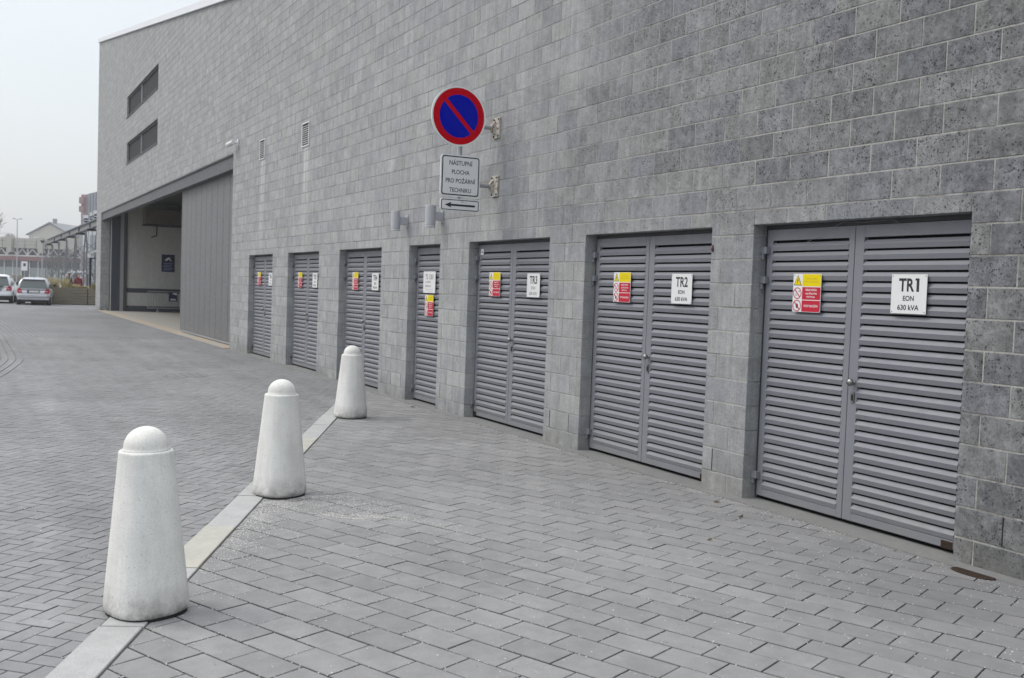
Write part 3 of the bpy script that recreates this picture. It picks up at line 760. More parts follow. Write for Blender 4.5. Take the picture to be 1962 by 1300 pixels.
number_plate(-15.40, 'TR4', False, 'white plate lettered TR4 on the door behind the farthest bollard')
number_plate(-18.62, 'TR5', False, 'white number plate on the second door from the gateway')
number_plate(-21.82, 'TR6', True, 'white number plate on the door nearest the gateway')
t = thing('station_plate', 'tall white station plate on the single louvred door', 'sign', (-13.23, YS, 1.72))
flat(t, 'plate', rrect(-.212, .212, -.152, .152, .004, 2), m_white, -.003, .003)
letter(t, 'TS 1381', 0, .075, .28, .075, m_inkf, -.0036, .02); letter(t, 'ODBĚR', -.04, .008, .19, .034, m_inkf, -.0036, .01); letter(t, 'MĚŘENÍ', -.04, -.05, .19, .036, m_inkf, -.0036, .01)
letter(t, 'provozovatel energetika', 0, -.098, .28, .014, m_inkf, -.0036, 0); letter(t, 'rozvodny', 0, -.125, .17, .012, m_inkf, -.0036, 0)
rivets(t, -.212, .212, -.152, .152, -.0032)

def warning(loc, label):
    t = thing('warning_sign', label, 'sign', loc, group='yellow and red warning signs on the louvred doors')
    W2 = .148
    flat(t, 'plate', rrect(-W2, W2, -.148, .148, .004, 2), m_white, -.003, .003)
    flat(t, 'yellow_panel', [(-.048, .052), (.145, .052), (.145, .145), (-.048, .145)], m_yel, -.0036)
    flat(t, 'red_panel', [(-.048, -.052), (.145, -.052), (.145, .045), (-.048, .045)], m_redp, -.0036)
    flat(t, 'red_panel', [(-.048, -.145), (.145, -.145), (.145, -.058), (-.048, -.058)], m_redp, -.0036)
    flat(t, 'triangle_border', [(-.143, .058), (-.055, .058), (-.099, .140)], m_ink, -.0036)
    flat(t, 'triangle', [(-.135, .063), (-.063, .063), (-.099, .131)], m_yel, -.0043)
    flat(t, 'lightning_bolt', [(-.092, .118), (-.108, .094), (-.100, .096), (-.106, .068), (-.090, .100), (-.098, .098)], m_ink, -.0050)
    for zc in (-.003, -.100):
        flat(t, 'prohibition_disc', circ(-.099, zc, .040, 28), m_white, -.0036)
        if zc > -.05:
            flat(t, 'pictogram', [(-.086, .012), (-.078, .020), (-.074, .012), (-.080, .004)], m_ink, -.0043); flat(t, 'pictogram', [(-.118, -.012), (-.110, -.006), (-.106, -.022), (-.116, -.026)], m_inkf, -.0043)
        else:
            flat(t, 'pictogram', [(-.112, -.106), (-.108, -.090), (-.100, -.082), (-.092, -.086), (-.084, -.098), (-.088, -.114), (-.096, -.122), (-.106, -.116)], m_ink, -.0043)
        ring(t, 'prohibition_ring', -.099, zc, .038, .0445, m_redp, -.0050, n=28)
        a = .707
        flat(t, 'slash', [(-.099-.040*a-.003, zc+.040*a-.003), (-.099-.040*a+.003, zc+.040*a+.003), (-.099+.040*a+.003, zc-.040*a+.003), (-.099+.040*a-.003, zc-.040*a-.003)], m_redp, -.0056)
    letter(t, 'Vysoké napětí', .048, .110, .115, .014, m_yeld, -.0043, .0); letter(t, 'Životu nebezpečno', .048, .087, .155, .014, m_yeld, -.0043, .0)
    letter(t, 'NEHAS VODOU', .048, .024, .118, .017, m_white, -.0043, .02); letter(t, 'ANI PĚNOVÝMI', .048, -.003, .118, .018, m_white, -.0043, .02); letter(t, 'PŘÍSTROJI', .044, -.030, .088, .018, m_white, -.0043, .02)
    letter(t, 'VSTUP ZAKÁZÁN', .048, -.098, .150, .022, m_white, -.0043, .02)
    rivets(t, -W2, W2, -.148, .148, -.0032)
    return t
def dup(root, loc, label):
    r = root.copy(); COL.objects.link(r); r.location = loc; r['label'] = label
    for ch in list(root.children):
        c = ch.copy(); COL.objects.link(c); c.parent = r
        for g_ in ch.children:
            d = g_.copy(); COL.objects.link(d); d.parent = c
    return r
w0 = warning((-5.893, YS, 1.70), 'yellow and red warning sign beside the TR1 plate, nearest of them')
for x, z_, lb in ((-8.425, 1.712, 'yellow and red warning sign on the TR2 door'), (-11.205, 1.713, 'yellow and red warning sign on the TR3 door'), (-13.215, 1.395, 'yellow and red warning sign below the tall white station plate'),
                 (-16.357, 1.715, 'yellow and red warning sign on the TR4 door'), (-19.597, 1.712, 'yellow and red warning sign on the second door from the gateway'), (-22.79, 1.718, 'faded yellow and red warning sign on the door nearest the gateway')):
    dup(w0, (x, YS, z_), lb)
t = thing('dried_nest', 'small rust-brown clump on the pillar edge between TR2 and TR1', 'clump', (-6.915, WALL-.004, 2.06))
b = MB(); b.lathe([(.003, -.03), (.010, -.02), (.014, -.005), (.008, .010), (.003, .03)], 9); b.obj('clump', pm('rust_brown_clump', (.07, .04, .028), .95), t)
wr = thing('loose_wire', 'thin dark wire hanging slack over the top of the TR1 door', 'wire', (-5.39, YD-.02, 2.2))
b = MB(); pw = [(-.55, 0, -.12), (-.38, -.004, -.05), (-.16, -.006, .03), (.05, -.004, .02), (.30, -.004, .03), (.42, -.005, -.03), (.55, 0, -.09)]
for p_, q_ in zip(pw[:-1], pw[1:]): b.tube(p_, q_, .0016, n=4)
b.obj('strand', m_inkf, wr)
# small sticker on the TR3 door
st = thing('door_sticker', 'tiny white sticker at the top left corner of the TR3 door', 'sticker', (-11.60, YD-.0015, 2.125)); flat(st, 'label', [(-.05, -.045), (.03, -.045), (.03, .03), (-.05, .03)], m_white, 0, .001); flat(st, 'pictogram', [(-.03, -.02), (.01, -.02), (.0, .0), (-.02, -.005)], m_ink, -.0006)

# ---- traffic sign on two wall brackets
XS = -11.05
ts = thing('traffic_sign', 'round blue and red no-parking sign with two white panels on wall brackets', 'road sign', (XS, 5.085, 2.5))
rnd = flat(ts, 'round_plate', circ(0, 1.175, .352, 64), m_alu, .0, .02, '+x')
ring(rnd, 'red_ring', 0, 1.175, .252, .332, m_redring, .0008, '+x', n=64)
flat(rnd, 'blue_disc', circ(0, 1.175, .253, 64), m_blue, .0007, .0006, '+x')
a = .707; q = .018
flat(rnd, 'red_slash', [(-.27*a-q, 1.175+.27*a-q), (-.27*a+q, 1.175+.27*a+q), (.27*a+q, 1.175-.27*a+q), (.27*a-q, 1.175-.27*a-q)], m_redring, .0014, .0006, '+x')
tp = flat(ts, 'text_plate', rrect(-.213, .303, .230, .722, .04), m_alu, .0, .018, '+x')
flat(tp, 'text_border', rrect(-.198, .288, .245, .707, .03), m_ink, .0008, .0006, '+x'); flat(tp, 'text_field', rrect(-.184, .274, .259, .693, .02), m_white, .0015, .0006, '+x')
for txt, zc, ww in (('NÁSTUPNÍ', .625, .30), ('PLOCHA', .520, .23), ('PRO POŽÁRNÍ', .415, .385), ('TECHNIKU', .308, .285)):
    hh = .068 if txt in ('NÁSTUPNÍ',) else (.052 if txt in ('PLOCHA', 'TECHNIKU') else .066)
    letter(tp, txt, .045, zc+(.008 if hh > .06 else 0), ww, hh, m_ink, .0021, .012, '+x')
ap = flat(ts, 'arrow_plate', rrect(-.205, .307, .060, .205, .03), m_alu, .0, .018, '+x')
flat(ap, 'arrow_border', rrect(-.195, .297, .070, .195, .022), m_ink, .0008, .0006, '+x'); flat(ap, 'arrow_field', rrect(-.185, .287, .080, .185, .015), m_white, .0015, .0006, '+x')
flat(ap, 'arrow', [(-.150, .130), (-.060, .165), (-.075, .142), (.245, .142), (.245, .118), (-.075, .118), (-.060, .095)], m_ink, .0021, .0006, '+x')
letter(ap, '50 m', .10, .170, .08, .020, m_inkf, .0021, .0, '+x')
b = MB(); b.tube((-.05, .045, .10), (-.05, .045, 1.42), .030, n=16); b.obj('post', m_zinc, ts, smooth=False)
for zc in (1.092, .392):
    b = MB(); b.tube((-.05, .045, zc), (-.05, .50, zc), .026, n=14); b.obj('arm', m_zinc, ts)
    b = MB(); b.box(-.085, .075, .500, .521, zc-.125, zc+.125); br = b.obj('bracket_plate', m_brk, ts, bevel=.003)
    MB().add([(-.05-.03, .500, zc-.09), (-.05+.03, .500, zc-.09), (-.05+.03, .500, zc+.09), (-.05-.03, .500, zc+.09), (-.05-.03, .45, zc-.03), (-.05+.03, .45, zc-.03), (-.05+.03, .45, zc+.03), (-.05-.03, .45, zc+.03)],
             [(0, 1, 5, 4), (1, 2, 6, 5), (2, 3, 7, 6), (3, 0, 4, 7), (4, 5, 6, 7)]).obj('gusset', m_brk, br)
    bb = MB()
    for dx in (-.065, .055):
        for dz in (-.10, .10): bb.tube((dx, .490, zc+dz), (dx, .500, zc+dz), .011, n=6)
    bb.obj('bolt', m_rust, br)
    bc = MB(); bc.tube((-.06, .045, zc-.03), (-.06, .045, zc+.03), .040, n=16); bc.obj('clamp', m_zinc, ts)

# ---- wall lamps
def wall_lamp(x, y, r, z0, z1, label):
    t = thing('wall_lamp', label, 'lamp', (x, WALL, (z0+z1)/2), group='grey cylinder lamps above the doors'); h = (z1-z0)/2; yc = y-WALL
    b = MB(); b.lathe([(r*.97, -h+.02), (r, -h+.03), (r, h-.015), (r*.96, h)], 24); o = b.obj('lamp_body', m_lamp, t, smooth=False); o.location = (0, yc, 0)
    b = MB(); b.lathe([(r*.90, -h+.004), (r*.90, -h+.02)], 24); o = b.obj('glass_lens', m_trimw, t); o.location = (0, yc, 0)
    b = MB(); b.lathe([(r, -h-.004), (r, -h+.006)], 24); o = b.obj('rim', m_lamp, t); o.location = (0, yc, 0)
    MB().box(-.028, .028, yc+r*.9, -.012, -.055, .06).obj('bracket', m_lamp, t, bevel=.004)
    MB().box(-.045, .045, -.012, -.0015, -.085, .085).obj('back_plate', m_lamp, t, bevel=.003)
wall_lamp(-13.87, 5.43, .066, 2.455, 2.735, 'left of the two grey cylinder lamps, above the single door')
wall_lamp(-12.62, 5.435, .071, 2.455, 2.745, 'right of the two grey cylinder lamps, partly behind the arrow panel')
# ---- vents and camera
for x0, x1, z0, z1, lb in ((-22.55, -22.10, 4.31, 4.74, 'smaller-looking white louvred vent on the wall nearer the gateway'), (-19.31, -18.84, 4.24, 4.69, 'white louvred wall vent right of the other vent')):
    t = thing('wall_vent', lb, 'vent', ((x0+x1)/2, WALL, (z0+z1)/2), group='white louvred vents high on the wall'); hw, hh = (x1-x0)/2, (z1-z0)/2
    f = MB(); f.box(-hw, hw, -.02, -.0015, hh-.022, hh); f.box(-hw, hw, -.02, -.0015, -hh, -hh+.022); f.box(-hw, -hw+.022, -.02, -.0015, -hh+.022, hh-.022); f.box(hw-.022, hw, -.02, -.0015, -hh+.022, hh-.022)
    f.obj('frame', m_trimw, t)
    MB().box(-hw+.022, hw-.022, -.004, -.0015, -hh+.022, hh-.022).obj('backing', m_black, t)
    for k in range(9):
        zc = -hh+.055+k*(2*hh-.09)/9
        MB().box(-hw+.022, hw-.022, -.0135, -.0115, zc, zc+.011).obj('slat', m_trimw, t)
t = thing('security_camera', 'small white camera on a wall arm above the gateway corner', 'camera', (-24.62, WALL, 4.93))
MB().box(-.05, .05, -.03, -.001, -.08, .08).obj('mount', m_trimw, t, bevel=.01)
b = MB(); b.tube((0, -.02, 0), (-.03, -.15, -.01), .035, n=10); b.obj('arm', m_trimw, t)
b = MB(); b.tube((.04, -.13, .0), (-.30, -.19, -.045), .055, n=14); b.obj('housing', m_white, t, bevel=.006)
b = MB(); b.tube((-.302, -.19, -.045), (-.31, -.1915, -.046), .034, n=14); b.obj('lens', m_black, t)

# ---- gateway: steel beam, sliding gate, interior
MB().box(GATE[0]+.01, GATE[1]-.01, WALL+.055, WALL+.16, 4.40, 4.70).obj('gateway_beam', m_steel, bld)
bf = MB(); bf.box(GATE[0]+.01, GATE[1]-.01, WALL+.02, WALL+.22, 4.37, 4.40); bf.obj('beam_flange', m_steel, bld)
MB().box(GATE[0]+.01, GATE[1]-.01, WALL+.02, WALL+.22, 4.70, 4.727).obj('beam_flange', m_steel, bld)
gt = thing('sliding_gate', 'big grey sliding gate of vertical metal panels half closing the gateway', None, (-28.9, 5.83, 0)); gt.parent = bld
np_ = 11; gx0, gx1 = -32.95, -24.95
for k in range(np_):
    a = gx0+(gx1-gx0)*k/np_+28.9; b_ = gx0+(gx1-gx0)*(k+1)/np_+28.9-.02
    MB().box(a, b_, 0, .05, .09, 4.62).obj('panel', m_gate, gt, bevel=.014)
MB().box(gx0+28.9, gx1+28.9, .010, .04, .08, 4.62).obj('core', m_black, gt)
MB().box(gx0+28.9-.03, gx1+28.9, -.015, .06, .035, .085).obj('bottom_rail', m_zinc, gt)
MB().box(gx0+28.9-.04, gx0+28.9-.004, -.01, .06, .086, 4.62).obj('edge_post', m_zinc, gt)
# interior of the gateway hall
hall = MB(); hall.quad((-53.0, WALL+.3, .006), (-18, WALL+.3, .006), (-18, 20, .006), (-53.0, 20, .006)); tag(hall.obj('hall_floor', m_floor), 'worn concrete floor inside the gateway hall', 'floor', kind='structure')
XE = -52.75
iw = MB(); iw.quad((XE, 6.75, 0), (XE, 20, 0), (XE, 20, 5.3), (XE, 6.75, 5.3)); iw.box(XE-.12, XE-.02, WALL+.42, 6.75, 0, 5.3)
iw.obj('hall_wall', m_cream, bld)
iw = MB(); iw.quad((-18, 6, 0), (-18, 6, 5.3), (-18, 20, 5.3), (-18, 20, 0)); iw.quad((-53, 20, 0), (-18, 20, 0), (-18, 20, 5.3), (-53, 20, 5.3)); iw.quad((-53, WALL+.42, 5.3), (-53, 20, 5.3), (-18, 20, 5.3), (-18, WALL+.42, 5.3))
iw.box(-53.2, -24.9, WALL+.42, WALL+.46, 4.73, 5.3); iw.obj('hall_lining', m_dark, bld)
MB().box(XE-.01, XE+.02, 6.05, 6.44, 0, 4.68).obj('folded_gate_leaf', m_bluegrey, bld)
MB().box(XE-.01, XE+.05, 6.45, 6.61, 0, 4.68).obj('gate_post', m_zinc, bld)
MB().box(XE-.01, XE+.06, 6.615, 6.76, 0, 4.9).obj('gate_post', m_dark, bld)
MB().box(XE, XE+.02, 6.76, 19.9, .92, 1.14).obj('dado_band', m_bluegrey, bld)
MB().box(XE, XE+.02, 6.76, 19.9, 0, .28).obj('dado_band', m_bluegrey, bld)
t = thing('ventilation_duct', 'dusty dark duct hanging under the ceiling inside the gateway', 'duct', (XE+.9, 9.5, 4.6)); MB().box(-.5, .5, -2.1, 6, -.36, .36).obj('casing', m_duct, t, bevel=.02); MB().box(-.52, .52, -2.12, 6, -.42, -.365).obj('bottom_flange', m_black, t)
b = MB(); b.tube((.55, -1.6, -.36), (.55, -1.6, -.9), .03, n=8); b.tube((.55, -1.6, -.9), (.55, -1.85, -1.0), .03, n=8); b.obj('pipe', m_black, t)
t = thing('camera_notice', 'navy notice with a camera symbol on the white wall inside the gateway', 'sign', (XE+.02, 8.68, 2.42))
flat(t, 'board', [(-.31, -.43), (.31, -.43), (.31, .43), (-.31, .43)], m_navy, .012, .012, '+x')
flat(t, 'camera_symbol', [(-.16, .14), (-.08, .24), (.06, .30), (.10, .24), (.0, .16), (-.10, .10)], m_white, .0135, .0008, '+x')
flat(t, 'camera_symbol', [(.08, .22), (.16, .14), (.15, .08), (.06, .18)], m_white, .0135, .0008, '+x')
for k in range(5): flat(t, 'text_line', [(-.22+.03*(k % 2), -.02-.08*k), (.22-.04*(k % 3), -.02-.08*k), (.22-.04*(k % 3), .005-.08*k), (-.22+.03*(k % 2), .005-.08*k)], m_navyl, .0135, .0008, '+x')
t = thing('crowd_barrier', 'grey metal crowd barrier standing inside the gateway', 'barrier', (XE+.75, 9.0, 0))
b = MB()
for z_ in (.20, 1.02): b.tube((0, -1.35, z_), (0, 1.9, z_), .022, n=8)
for y_ in (-1.35, 1.9): b.tube((0, y_, .20), (0, y_, 1.02), .022, n=8)
b.obj('frame', m_zinc, t)
for k in range(25): MB().tube((0, -1.22+.125*k, .2), (0, -1.22+.125*k, 1.02), .018, n=6).obj('bar', m_zinc, t)
for y_ in (-.9, 1.4):
    b = MB(); b.tube((-.25, y_, .02), (-.02, y_, .2), .018, n=6); b.tube((.25, y_, .02), (.02, y_, .2), .018, n=6); b.tube((-.28, y_, .015), (.28, y_, .015), .018, n=6); b.obj('foot', m_zinc, t)
flat(t, 'notice', [(-.38, .55), (.02, .55), (.02, 1.0), (-.38, 1.0)], m_navy, .03, .006, '+x'); flat(t, 'notice_mark', [(-.30, .60), (-.05, .60), (-.05, .68), (-.30, .68)], m_white, .0315, .001, '+x'); flat(t, 'notice_mark', [(-.20, .90), (0, .86), (0, .96), (-.20, .97)], m_white, .0315, .001, '+x')

# ================================================================ BOLLARDS
def bollard(x, y, rz, label):
    t = thing('bollard', label, 'bollard', (x, y, 0), rz, 'white concrete bollards along the granite kerb')
    b = MB()
    prof = [(.170, .010, 2.5), (.181, .017, 2.6), (.187, .040, 2.7), (.1865, .06, 2.7)]
    for k in range(1, 14):
        s = k/13; prof.append((.1865-.062*s, .06+.715*s, 2.7-.4*s))
    prof += [(.1245, .786, 2.25), (.1243, .794, 2.2), (.1215, .799, 2.1), (.106, .803, 2.02)]
    b.lathe(prof, 56); b.obj('shaft', m_bol, t, smooth=True)
    b = MB(); pr = [(.116, .800), (.1085, .806), (.1055, .815)]
    for k in range(1, 13):
        a_ = rad(90*k/12.5); pr.append((.1055*math.cos(a_), .815+.100*math.sin(a_)))
    b.lathe(pr, 40); b.obj('dome_cap', m_dome, t, smooth=True)
    b = MB(); b.lathe([(.180, 0, 2.6), (.178, .011, 2.6)], 40); b.obj('contact_shade', m_black, t)  # black ring added as painted contact shade under the shaft
    return t
B = [(-5.185, .783), (-7.72, 2.13), (-12.02, 4.185)]
b0 = bollard(*B[0], rad(20), 'nearest and largest-looking pale concrete bollard with a domed top')
def dupb(root, x, y, rz, label):
    r = dup(root, (x, y, 0), label); r.rotation_euler = (0, 0, rz); r.scale = (1, 1, .98); return r
b0.rotation_euler = (.016, -.009, rad(20))
dupb(b0, *B[1], rad(26), 'middle domed concrete bollard, beside the patch of grit')
dupb(b0, *B[2], rad(24), 'farthest domed concrete bollard, in front of the TR4 doors')

# ================================================================ CARS
m_silver = pm('silver_car_paint', (.50, .51, .54), .3, .55)
m_whitecar = pm('white_car_paint', (.72, .74, .77), .28, .0)
m_carglass = pm('car_window', (.13, .155, .155), .2, spec=.6)
m_tail = pm('tail_lamp_red', (.38, .01, .03), .2)
m_taill = pm('tail_lamp_pale', (.75, .35, .38), .2)
m_plast = pm('dark_bumper_plastic', (.03, .03, .035), .6)
m_rim = pm('wheel_rim', (.45, .46, .48), .4, .5)
def loft(st, mat, name, parent, bevel=.04, subd=1):
    # st: (x, halfwidth_bottom, z_bottom, halfwidth_mid, z_mid, halfwidth_top, z_top)
    b = MB(); vs = []
    for (x, wb_, zb_, wm, zm, wt, zt) in st:
        vs += [(x, -wb_, zb_), (x, -wm, zm), (x, -wt, zt), (x, -wt*.5, zt+.02), (x, wt*.5, zt+.02), (x, wt, zt), (x, wm, zm), (x, wb_, zb_)]
    n = 8; m = len(st); fs = []
    for j in range(m-1):
        for i in range(n): fs.append((j*n+i, j*n+(i+1) % n, (j+1)*n+(i+1) % n, (j+1)*n+i))
    fs += [tuple(range(n-1, -1, -1)), tuple(range((m-1)*n, m*n))]
    b.add(vs, fs); o = b.obj(name, mat, parent, smooth=True)
    s = o.modifiers.new('round', 'SUBSURF'); s.levels = 2; s.render_levels = 2
    return o
def car(loc, rz, paint, label, tall=0.0, suv=False, name='parked_car'):
    t = thing(name, label, 'car', loc, rz)         # local +x points forward, rear at x = 0
    h = tall
    loft([(0, .60, .34, .76, .50, .72, .62), (.05, .72, .28, .83, .52, .77, .80+h*.7), (.25, .76, .25, .85, .56, .81, .88+h*.7), (1.2, .78, .22, .86, .6, .82, .95+h*.6), (2.8, .78, .22, .86, .6, .80, .93+h*.6), (3.4, .76, .24, .85, .58, .74, .84+h*.6), (3.95, .66, .28, .78, .5, .66, .68+h*.4), (4.05, .5, .34, .66, .5, .56, .58+h*.3)], paint, 'body', t)
    loft([(.03, .76, .70+h*.6, .775, .82+h*.6, .765, .88+h*.6), (.12, .785, .74+h*.6, .765, 1.06+h, .69, 1.26+h), (.30, .79, .86+h*.6, .73, 1.22+h, .60, 1.44+h), (.9, .80, .86+h*.6, .73, 1.22+h, .61, 1.475+h), (1.9, .80, .86+h*.6, .73, 1.22+h, .60, 1.46+h), (2.5, .79, .84+h*.6, .73, 1.1+h, .62, 1.22+h), (3.1, .74, .80+h*.6, .70, .88+h*.6, .66, .92+h*.6)], paint, 'cabin', t)
    rw = MB(); z0, z1 = .90+h*.7, 1.32+h
    rw.add([(.010, -.69, z0), (.010, .69, z0), (.135, .59, z1), (.135, -.59, z1), (.09, -.655, z0), (.09, .655, z0), (.22, .56, z1), (.22, -.56, z1)], [(0, 3, 2, 1), (4, 5, 6, 7), (0, 1, 5, 4), (2, 3, 7, 6), (1, 2, 6, 5), (3, 0, 4, 7)])
    wo = rw.obj('rear_window', m_carglass, t, bevel=.02)
    MB().tube((.040, -.02, z0+.02), (.085, .33, z0+.10), .010, n=6).obj('wiper', m_plast, wo)
    MB().box(.06, .30, -.56, .56, z1+.03, z1+.075).obj('spoiler', paint, t, bevel=.02)
    for s in (-1, 1):
        sw_ = MB(); y0, y1 = .775*s, .66*s
        sw_.add([(.55, y0, 1.0+h*.7), (2.75, y0, .98+h*.7), (2.1, y1*1.0, 1.38+h), (.62, y1, 1.38+h)], [(0, 1, 2, 3)] if s < 0 else [(3, 2, 1, 0)]); sw_.obj('side_window', m_carglass, t)
        tl = MB(); zc = .74+h*.6
        tl.add([(-.01, .52*s, zc-.10), (.02, .76*s, zc-.12), (.06, .79*s, zc+.10), (.03, .66*s, zc+.17), (.13, .50*s, zc-.10), (.22, .815*s, zc-.12), (.22, .80*s, zc+.10), (.16, .66*s, zc+.17)],
               [(0, 1, 2, 3), (7, 6, 5, 4), (0, 4, 5, 1), (1, 5, 6, 2), (2, 6, 7, 3), (3, 7, 4, 0)]); l_ = tl.obj('tail_light', m_tail, t, bevel=.015)
        MB().box(-.012, .02, min(.60*s, .70*s), max(.60*s, .70*s), zc-.03, zc+.02).obj('lamp_lens', m_taill, l_)
        MB().box(1.95, 2.08, (min(.86*s, .99*s)), max(.86*s, .99*s), 1.0+h*.6, 1.12+h*.6).obj('side_mirror', m_plast, t, bevel=.02)
        for xw in (.62, 3.15):
            b = MB(); b.tube((xw, s*.64, .31), (xw, s*.845, .31), .31, n=28); wl = b.obj('wheel', m_rubber, t, bevel=.02)
            b = MB(); b.tube((xw, s*.846, .31), (xw, s*.852, .31), .20, n=20); b.obj('rim', m_rim, wl)
            b = MB(); b.tube((xw, s*.70, .32), (xw, s*.838, .32), .36, n=24); b.obj('wheel_arch', m_plast, t)
    bp = MB(); bp.add([(-.07, -.66, .40), (-.07, .66, .40), (-.03, .80, .42), (-.03, -.80, .42), (-.07, -.66, .56), (-.07, .66, .56), (-.02, .80, .58), (-.02, -.80, .58), (.25, .85, .40), (.25, -.85, .40), (.25, .85, .60), (.25, -.85, .60)],
           [(0, 4, 5, 1), (1, 5, 6, 2), (4, 0, 3, 7), (3, 9, 11, 7), (2, 6, 10, 8), (4, 7, 11, 10, 6, 5), (0, 1, 2, 8, 9, 3)]); bp.obj('bumper', paint, t, bevel=.03)
    MB().box(-.03, .22, -.78, .78, .27, .40).obj('lower_bumper', m_plast if suv else paint, t, bevel=.03)
    MB().box(.10, 3.7, -.62, .62, .16, .30).obj('underbody', m_plast, t)
    MB().box(-.018, .02, -.30, .30, .64+h*.5, .81+h*.5).obj('plate_recess', m_plast, t)
    pl = MB().box(-.024, .02, -.26, .26, .67+h*.5, .78+h*.5).obj('number_plate', m_white, t); MB().box(-.026, -.0245, .22, .26, .67+h*.5, .78+h*.5).obj('plate_band', m_navy, pl)
    if suv: MB().box(-.03, .02, -.40, .40, .84+h*.5, .90+h*.5).obj('trim_bar', m_plast, t)
    for s in (-1, 1):
        if suv: MB().box(.5, 2.2, s*.60-.02, s*.60+.02, 1.49+h, 1.53+h).obj('roof_rail', m_zinc, t, bevel=.01)
    MB().tube((.45, 0, 1.46+h), (.35, 0, 1.66+h), .008, n=5).obj('antenna', m_plast, t)
    return t
HEAD = math.pi-rad(7)
car((-60.2, 3.02, 0), HEAD, m_silver, 'silver hatchback seen from behind, parked beside the wooden planter')
car((-62.6, 1.25, 0), HEAD, m_whitecar, 'white car with dark trim bar cut off by the left edge', tall=.10, suv=True)

# ================================================================ BEYOND THE BUILDING CORNER
def bearing(px, d): return (-1.1206*d+.000240*d*px, .0264*d+.000452*d*px)
m_wood = pm('weathered_planks', (.22, .19, .14), .85, nodes=lambda t, b: (lambda g: g.l(g.mix(g.noise(g.pos(1, 1.2, 14), 1, 4, .6), (.155, .14, .105), (.27, .235, .175)), b.inputs['Base Color']))(G(t)))
m_straw = pm('dry_grass', (.30, .25, .12), .9, nodes=lambda t, b: (lambda g: g.l(g.mix(g.n('Attribute', attribute_name='tint').outputs['Fac'], (.26, .24, .10), (.58, .48, .30)), b.inputs['Base Color']))(G(t)))
m_green = pm('dark_low_plants', (.05, .06, .03), .9)
t = thing('wooden_planter', 'long raised planter clad in weathered horizontal planks behind the silver car', 'planter', (-64, 5.5, 0))
for k, (a, b_) in enumerate(((-2.4, .44), (.50, 1.72), (1.76, 5.2))):
    for j in range(6): MB().box(-.4, -.36, a, b_, .03+.155*j, .175+.155*j).obj('plank', m_wood, t)
    for j in range(6): MB().box(1.1, 1.14, a, b_, .03+.155*j, .175+.155*j).obj('plank', m_wood, t)
MB().box(-.35, 1.09, -2.38, 5.18, 0, .93).obj('soil', m_green, t)
b = MB()
for cl in range(16):
    cx, cy = -64+R.uniform(-.2, .9), 5.5-2.0+cl*.48+R.uniform(-.15, .15); kind = R.random()
    for k in range(200):
        a = R.uniform(0, 6.28); l_ = R.uniform(.3, .85)*(1 if kind > .3 else .6)*(.35 if 5.0 < cy < 6.25 else .8); sp = R.uniform(.05, .34); x, y = cx+R.gauss(0, .07), cy+R.gauss(0, .10); ww = .014
        b.add([(x-ww, y-ww, .92), (x+ww, y+ww, .92), (x+sp*math.cos(a), y+sp*math.sin(a), .92+l_)], [(0, 1, 2)], R.random()*(1 if kind > .3 else .2))
o = b.obj('planter_grass', m_straw); tag(o, 'tufts of dry straw-coloured grass growing in the wooden planter', 'grass', kind='stuff')

# people behind the planter
def person(x, y, rz, coat, hairc, label, arm=0):
    t = thing('person', label, 'person', (x, y, 0), rz)
    me = bpy.data.meshes.new('body')
    V = [(0, 0, .96), (0, 0, 1.18), (0, .01, 1.42), (0, .015, 1.52), (0, .0, 1.60), (0, -.01, 1.70),
         (.17, .01, 1.43), (.22, .03, 1.16), (.20, -.10, .93), (-.17, .01, 1.43), (-.22, .03, 1.16), (-.20, -.10+arm, .93),
         (.10, 0, .92), (.11, .0, .50), (.11, .04, .08), (.12, -.12, .04), (-.10, 0, .92), (-.11, .02, .50), (-.11, .06, .08), (-.12, -.10, .04)]
    E_ = [(0, 1), (1, 2), (2, 3), (3, 4), (4, 5), (2, 6), (6, 7), (7, 8), (2, 9), (9, 10), (10, 11), (0, 12), (12, 13), (13, 14), (14, 15), (0, 16), (16, 17), (17, 18), (18, 19)]
    rr = [.15, .15, .15, .06, .095, .085, .075, .06, .045, .075, .06, .045, .10, .075, .055, .05, .10, .075, .055, .05]
    me.from_pydata(V, E_, []); o = bpy.data.objects.new('body', me); COL.objects.link(o); o.parent = t; me.materials.append(coat)
    o.modifiers.new('skin', 'SKIN'); o.modifiers.new('s', 'SUBSURF').levels = 1
    for i, r_ in enumerate(rr): me.skin_vertices[0].data[i].radius = (r_, r_*.8 if i < 3 else r_)
    me.skin_vertices[0].data[0].use_root = True
    b = MB(); b.lathe([(.02, 1.49), (.085, 1.54), (.112, 1.62), (.112, 1.70), (.085, 1.77), (.03, 1.80)], 16, (0, .02)); b.obj('hair', hairc, t, smooth=True)
    b = MB(); b.lathe([(.03, 1.52), (.07, 1.56), (.08, 1.62), (.07, 1.70), (.03, 1.74)], 12, (0, -.045)); b.obj('face', m_skin, t, smooth=True)
m_skin = pm('skin', (.42, .26, .20), .6)
m_coatd = pm('black_coat', (.015, .015, .02), .8); m_coatr = pm('red_coat', (.16, .02, .03), .8); m_hair = pm('dark_hair', (.018, .013, .012), .7)
px_, py_ = bearing(131, 62); person(px_, py_, rad(60), m_coatd, m_hair, 'person in black with dark hair standing behind the wooden planter')
px_, py_ = bearing(150, 63.5); person(px_, py_, rad(100), m_coatr, m_coatd, 'person in a red coat and dark cap behind the wooden planter')

